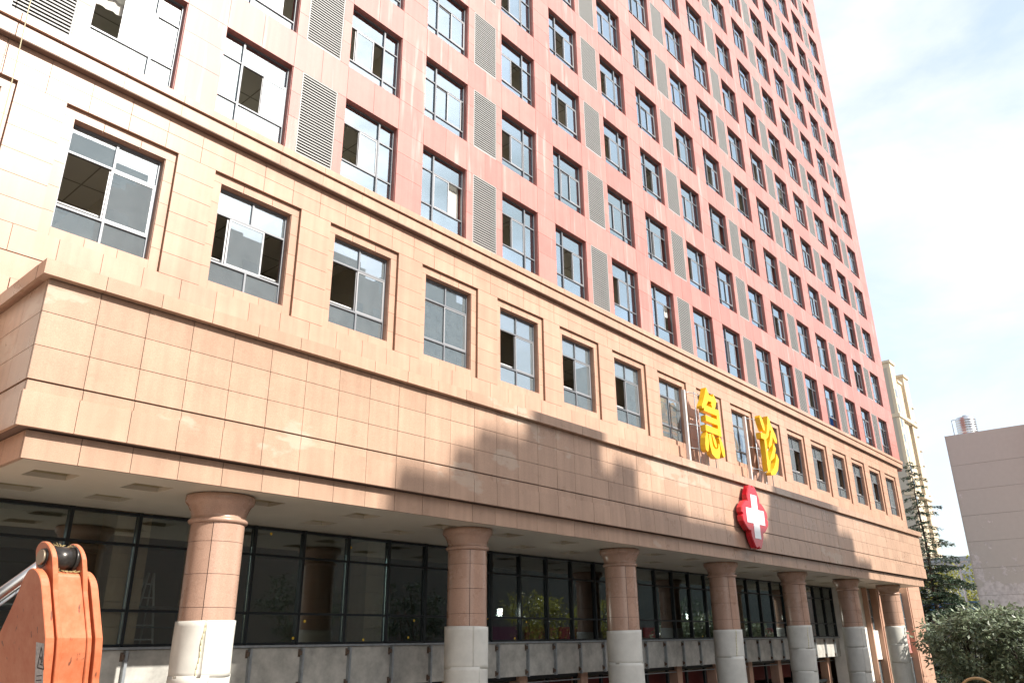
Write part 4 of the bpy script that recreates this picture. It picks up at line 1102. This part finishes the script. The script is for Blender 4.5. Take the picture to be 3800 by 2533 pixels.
# ------------------------------------------------------------------ cream residential tower far behind
CT = thing("cream_tower", "slim cream residential high-rise behind the cedar, banded every few storeys", "building", (165, 45, 0))
M_CRM = plain("cream render", (0.60, 0.50, 0.36), 0.85, noise=0.05, nscale=0.3)
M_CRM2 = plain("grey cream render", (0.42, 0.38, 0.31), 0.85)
M_DGL = plain("far window", (0.16, 0.20, 0.24), 0.15, spec=0.8)
XC, YCt, ZCt = 160.0, 39.1, 55.6
mb = MB(); mb.box(XC, XC+12.2, YCt+1.5, YCt+22, 0, ZCt-2.2); put("wall", mb.mesh("cream_wall", M_CRM), CT)
for (xa, xb, yo, zt) in ((0.0, 3.0, 0.0, ZCt), (4.6, 7.2, 0.35, ZCt-3.0), (9.0, 12.2, 0.1, ZCt-0.8)):
    mb = MB(); mb.box(XC+xa, XC+xb, YCt+yo, YCt+6, 0, zt); mb.box(XC+xa-0.25, XC+xb+0.25, YCt+yo-0.25, YCt+6.1, zt, zt+0.5); put("bay", mb.mesh("bay", M_CRM), CT)
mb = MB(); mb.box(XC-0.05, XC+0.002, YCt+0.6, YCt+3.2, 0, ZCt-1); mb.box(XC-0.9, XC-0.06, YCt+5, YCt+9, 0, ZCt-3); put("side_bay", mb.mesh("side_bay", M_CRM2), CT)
for zz in (17.5, 29.5, 44.5):
    mb = MB(); mb.box(XC-0.2, XC+12.4, YCt-0.25, YCt+1.6, zz, zz+0.7); put("band", mb.mesh("cream_band", M_CRM), CT)
wmesh = MB().box(-0.6, 0.6, 0, 0.12, -0.8, 0.8).mesh("far_window", M_DGL)
smesh = MB().box(-0.7, 0.7, -0.22, 0.1, -0.12, 0.0).mesh("far_sill", plain("white ledge", (0.74, 0.72, 0.68), 0.8))
wside = MB().box(0, 0.12, -0.6, 0.6, -0.8, 0.8).mesh("far_window", M_DGL)
for fl in range(17):
    z = 4.5+3*fl
    if z > ZCt-4: break
    for xx in (3.8, 8.1):
        put("window", wmesh, CT, (XC+xx, YCt+1.40, z)); put("ledge", smesh, CT, (XC+xx, YCt+1.40, z-0.85))
    put("window", wmesh, CT, (XC+1.2, YCt-0.04, z)); put("ledge", smesh, CT, (XC+11.9, YCt-0.02, z-0.85))
    put("window", wside, CT, (XC-0.04, YCt+3.9, z)); put("ledge", smesh, CT, (XC-0.2, YCt+4.6, z-0.85))

# ------------------------------------------------------------------ low things behind the cedar
lb = thing("low_grey_building", "low pale grey building glimpsed behind the cedar branches", "building", (150, 30, 0))
mb = MB(); mb.box(140, 170, 24, 36, 0, 15.5); put("wall", mb.mesh("low_wall", plain("pale blue grey render", (0.40, 0.42, 0.45), 0.9)), lb)
mb = MB(); mb.box(139.5, 170.5, 23.5, 36.5, 15.5, 16.2); put("roof", mb.mesh("low_roof", plain("grey roof", (0.30, 0.32, 0.35), 0.8)), lb)
for k in range(8):
    for j in range(4): put("window", wside, lb, (139.96, 25+1.4*k, 3+3.2*j))
sh = thing("blue_shed", "long shed with blue roof edge under the cedar", "shed", (92, 20, 0))
mb = MB(); mb.box(88, 96, 14, 28, 0, 7.0); put("wall", mb.mesh("shed_wall", plain("shed panel", (0.16, 0.17, 0.18), 0.8)), sh)
mb = MB(); mb.box(87.4, 96.5, 13.6, 28.5, 7.0, 7.9); put("roof", mb.mesh("shed_roof", plain("blue sheet roof", (0.04, 0.17, 0.38), 0.5)), sh)
for k in range(4):
    mb = MB(); mb.box(87.95, 88.02, 15+3.2*k, 16.7+3.2*k, 3.5, 5.4); put("window", mb.mesh("shed_window", M_DGL), sh)
lp = thing("lamp_post", "white lamp post standing between the cedar and grey gable", "lamp post", (86, 18.25, 0))
mb = MB(); mb.tube((86, 18.25, 0), (86, 18.25, 11.2), 0.13, 0.09, n=10); put("pole", mb.mesh("pole", M_PIPE), lp)
mb = MB(); mb.tube((86, 18.25, 11.1), (86, 18.0, 11.35), 0.06, n=8); mb.box(85.85, 86.15, 17.5, 18.1, 11.32, 11.45); put("lamp_head", mb.mesh("lamp_head", M_PIPE), lp)
fw = thing("boundary_wall", "low grey wall running behind the shrubs", "wall", (66, 10, 0))
mb = MB(); mb.box(66, 66.3, -8, 14.5, 0, 2.6); put("wall_body", mb.mesh("boundary", M_CONC), fw)
mb = MB(); mb.box(65.9, 66.4, -8, 14.6, 2.6, 2.75); put("wall_cap", mb.mesh("boundary_cap", M_WHITEP), fw)
# excavated soil and the hoop at the lower right
mb = MB(); rr = random.Random(9); n_ = 22
vs, fs = [], []
for j in range(n_+1):
    for i in range(n_+1):
        a, b = i/n_, j/n_
        hgt = 3.0*math.sin(math.pi*a)**0.7*math.sin(math.pi*b)**0.7
        vs.append((38+14*a, -2+14*b, hgt*(0.75+0.25*math.sin(9*a+2)*math.cos(7*b))+rr.uniform(-0.1, 0.12)*(0 if i in (0, n_) or j in (0, n_) else 1)))
for j in range(n_):
    for i in range(n_): q = j*(n_+1)+i; fs.append((q, q+1, q+n_+2, q+n_+1))
mb.add(vs, fs, True)
struct("soil_mound", mb.mesh("soil_mound", plain("loose soil", (0.17, 0.125, 0.085), 0.95, noise=0.4, nscale=3, bump=0.8)))
hp = MB(); prv = None
for k in range(19):
    a = math.pi*k/18
    p = Vector((36.4+0.25*math.cos(a), 7.97-0.62*math.cos(a), 2.74+0.66*math.sin(a)))
    if prv: hp.tube(prv, p, 0.05, n=8, caps=False)
    prv = p
for sgn in (1, -1): hp.tube((36.4+0.25*sgn, 7.97-0.62*sgn, 1.0), (36.4+0.25*sgn, 7.97-0.62*sgn, 2.76), 0.05, n=8)
thing("cable_hoop", "tan plastic hoop poking up at the lower right edge by the shrubs", "hoop", (0, 0, 0), None, hp.mesh("cable_hoop", plain("tan hose", (0.55, 0.34, 0.14), 0.5)))

# ------------------------------------------------------------------ the far side of the street (behind the viewer: seen in the glass, and shading the canopy)
ob = thing("opposite_block", "grey apartment block across the street mirrored in the podium windows", "building", (40, -36, 0))
M_OB = plain("grey apartment render", (0.30, 0.30, 0.30), 0.9, noise=0.08, nscale=0.4)
sx_, sz_ = 43.25*math.tan(SUN_AZ), 43.25*math.tan(SUN_EL)/math.cos(SUN_AZ)
def O(x): return x+sx_
def Zs(z): return z+sz_
YO = -30.0
def oblock(nm, x0, x1, zt, d=7.0, z0=None):
    mb = MB(); mb.box(O(x0), O(x1), YO-d, YO, z0 if z0 is not None else 0, Zs(zt)); put(nm, mb.mesh(nm, M_OB), ob)
oblock("wall", 11.4, 43.3, 8.5, 12)
zb_ = Zs(8.5)+0.002
for (xa, xb, zt, d_) in ((11.4, 13.2, 8.68, 1.0), (13.2, 14.0, 9.5, 3.0), (14.0, 16.1, 10.08, 4.0), (16.1, 19.45, 11.2, 6.0), (19.45, 20.1, 9.8, 3.0), (20.1, 21.4, 10.2, 3.5), (21.4, 24.4, 9.15, 1.2), (24.4, 27.5, 8.85, 1.0), (27.5, 31.2, 8.75, 1.4), (31.2, 31.8, 9.8, 3.0), (31.8, 38.5, 11.3, 7.0), (38.5, 39.2, 10.7, 4.0), (39.2, 41.2, 9.65, 5.0)):
    oblock("roof_room" if zt > 9.3 else "parapet", xa+0.002, xb-0.002, zt, d_, zb_)
mb = MB()
for (xx, zt, r_) in ((14.9, 10.35, 0.6), (20.75, 10.5, 0.45), (12.9, 9.0, 0.5), (25.6, 9.2, 0.5), (40.2, 9.95, 0.55), (17.8, 11.6, 0.8)):
    mb.lathe([(0, zb_), (r_, zb_), (r_, Zs(zt)-0.25), (r_*0.7, Zs(zt)), (0, Zs(zt)+0.05)], O(xx), YO-2.0, 18)
put("roof_tank", mb.mesh("roof_tank", M_OB), ob)
ow = MB().box(-0.9, 0.9, 0, 0.06, -0.8, 0.8).mesh("far_window", M_DGL)
for fl in range(12):
    for k in range(10): put("window", ow, ob, (O(13)+3.15*k, YO+0.002, 4+3.1*fl))
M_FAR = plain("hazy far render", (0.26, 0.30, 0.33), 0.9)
fw_ = MB().box(-1.0, 1.0, 0, 0.2, -0.9, 0.9).mesh("far_window", M_DGL)
for (xa, xb, h_, lab) in ((14, 69, 117, "wide distant tower block mirrored in the podium windows nearest the viewer"), (72, 104, 104, "distant tower block mirrored in the second podium window"), (150, 192, 118, "tall distant tower block mirrored in the fourth podium window"), (262, 340, 112, "long distant block mirrored in the windows beyond the yellow characters")):
    dt = thing("distant_tower", lab, "building", ((xa+xb)/2, -158, 0), "tower blocks far across the street")
    mb = MB(); mb.box(xa, xb, -166, -150, 0, h_); put("wall", mb.mesh("far_wall", M_FAR), dt)
    mb = MB(); mb.box(xa+6, xb-8, -164, -153, h_, h_+5); put("roof_room", mb.mesh("far_roof", M_FAR), dt)
    for fl in range(9):
        for k in range(int((xb-xa)/5)): put("window", fw_, dt, (xa+2.5+5*k, -149.999, h_-5-4.2*fl))
nb = thing("added_sky_blocker", "grey hospital wing to the left, mirrored in the polished end of the canopy", "building", (-34, 5, 0))  # added out of view to block the sky and darken the canopy's left end
mb = MB(); mb.box(-46, -24, -22, 30, 0, 44); put("wall", mb.mesh("sky_blocker_wall", plain("sky blocker render", (0.24, 0.20, 0.18), 0.8)), nb)
nwm = MB().box(0, 0.1, -1.0, 1.0, -0.9, 0.9).mesh("far_window", M_DGL)
for fl in range(11):
    for k in range(14): put("window", nwm, nb, (-24.002, -19.5+3.6*k, 3.2+3.8*fl))
sr = thing("shop_row", "low row of shops with red fascia boards mirrored in the dark glazing", "building", (85, -27, 0))
mb = MB(); mb.box(8, 165, -29.5, -25, 0, 15.5); put("wall", mb.mesh("shop_wall", plain("shop render", (0.13, 0.14, 0.13), 0.9)), sr)
for k in range(13):
    mb = MB(); mb.box(59+6.2*k, 64.4+6.2*k, -25, -24.75, 4.3, 6.2)
    put("fascia_board", mb.mesh("fascia_board", plain("board", [(0.24, 0.015, 0.015), (0.13, 0.03, 0.08), (0.25, 0.035, 0.02)][k % 3], 0.5)), sr)
    mb = MB(); mb.box(59.4+6.2*k, 64.0+6.2*k, -24.99, -24.9, 0.2, 3.6); put("shop_window", mb.mesh("shop_window", M_DGL), sr)
STL = ["leafy street tree mirrored left of the first flood lamp", "broad street tree across the road, mirrored near the second column", "yellow green street tree mirrored beside the middle columns", "narrow yellowing street tree mirrored in the glazing", "street tree farthest along the road across from the entrance"]
for k, (x, y, H_) in enumerate(((31, -9.5, 8), (41, -10, 8.5), (55, -9.5, 9), (64, -10, 9.5), (80, -10, 9))):
    broadleaf("street_tree", (x, y, 0), H_, 2.3, 2.8, 6.3, 130, 24, 0.24, M_LEAFY if k in (2, 3) else M_LEAF2, STL[k], 40+k, "trees lining the opposite pavement", "tree", 3, 0.12)
print("objects", len(bpy.data.objects))
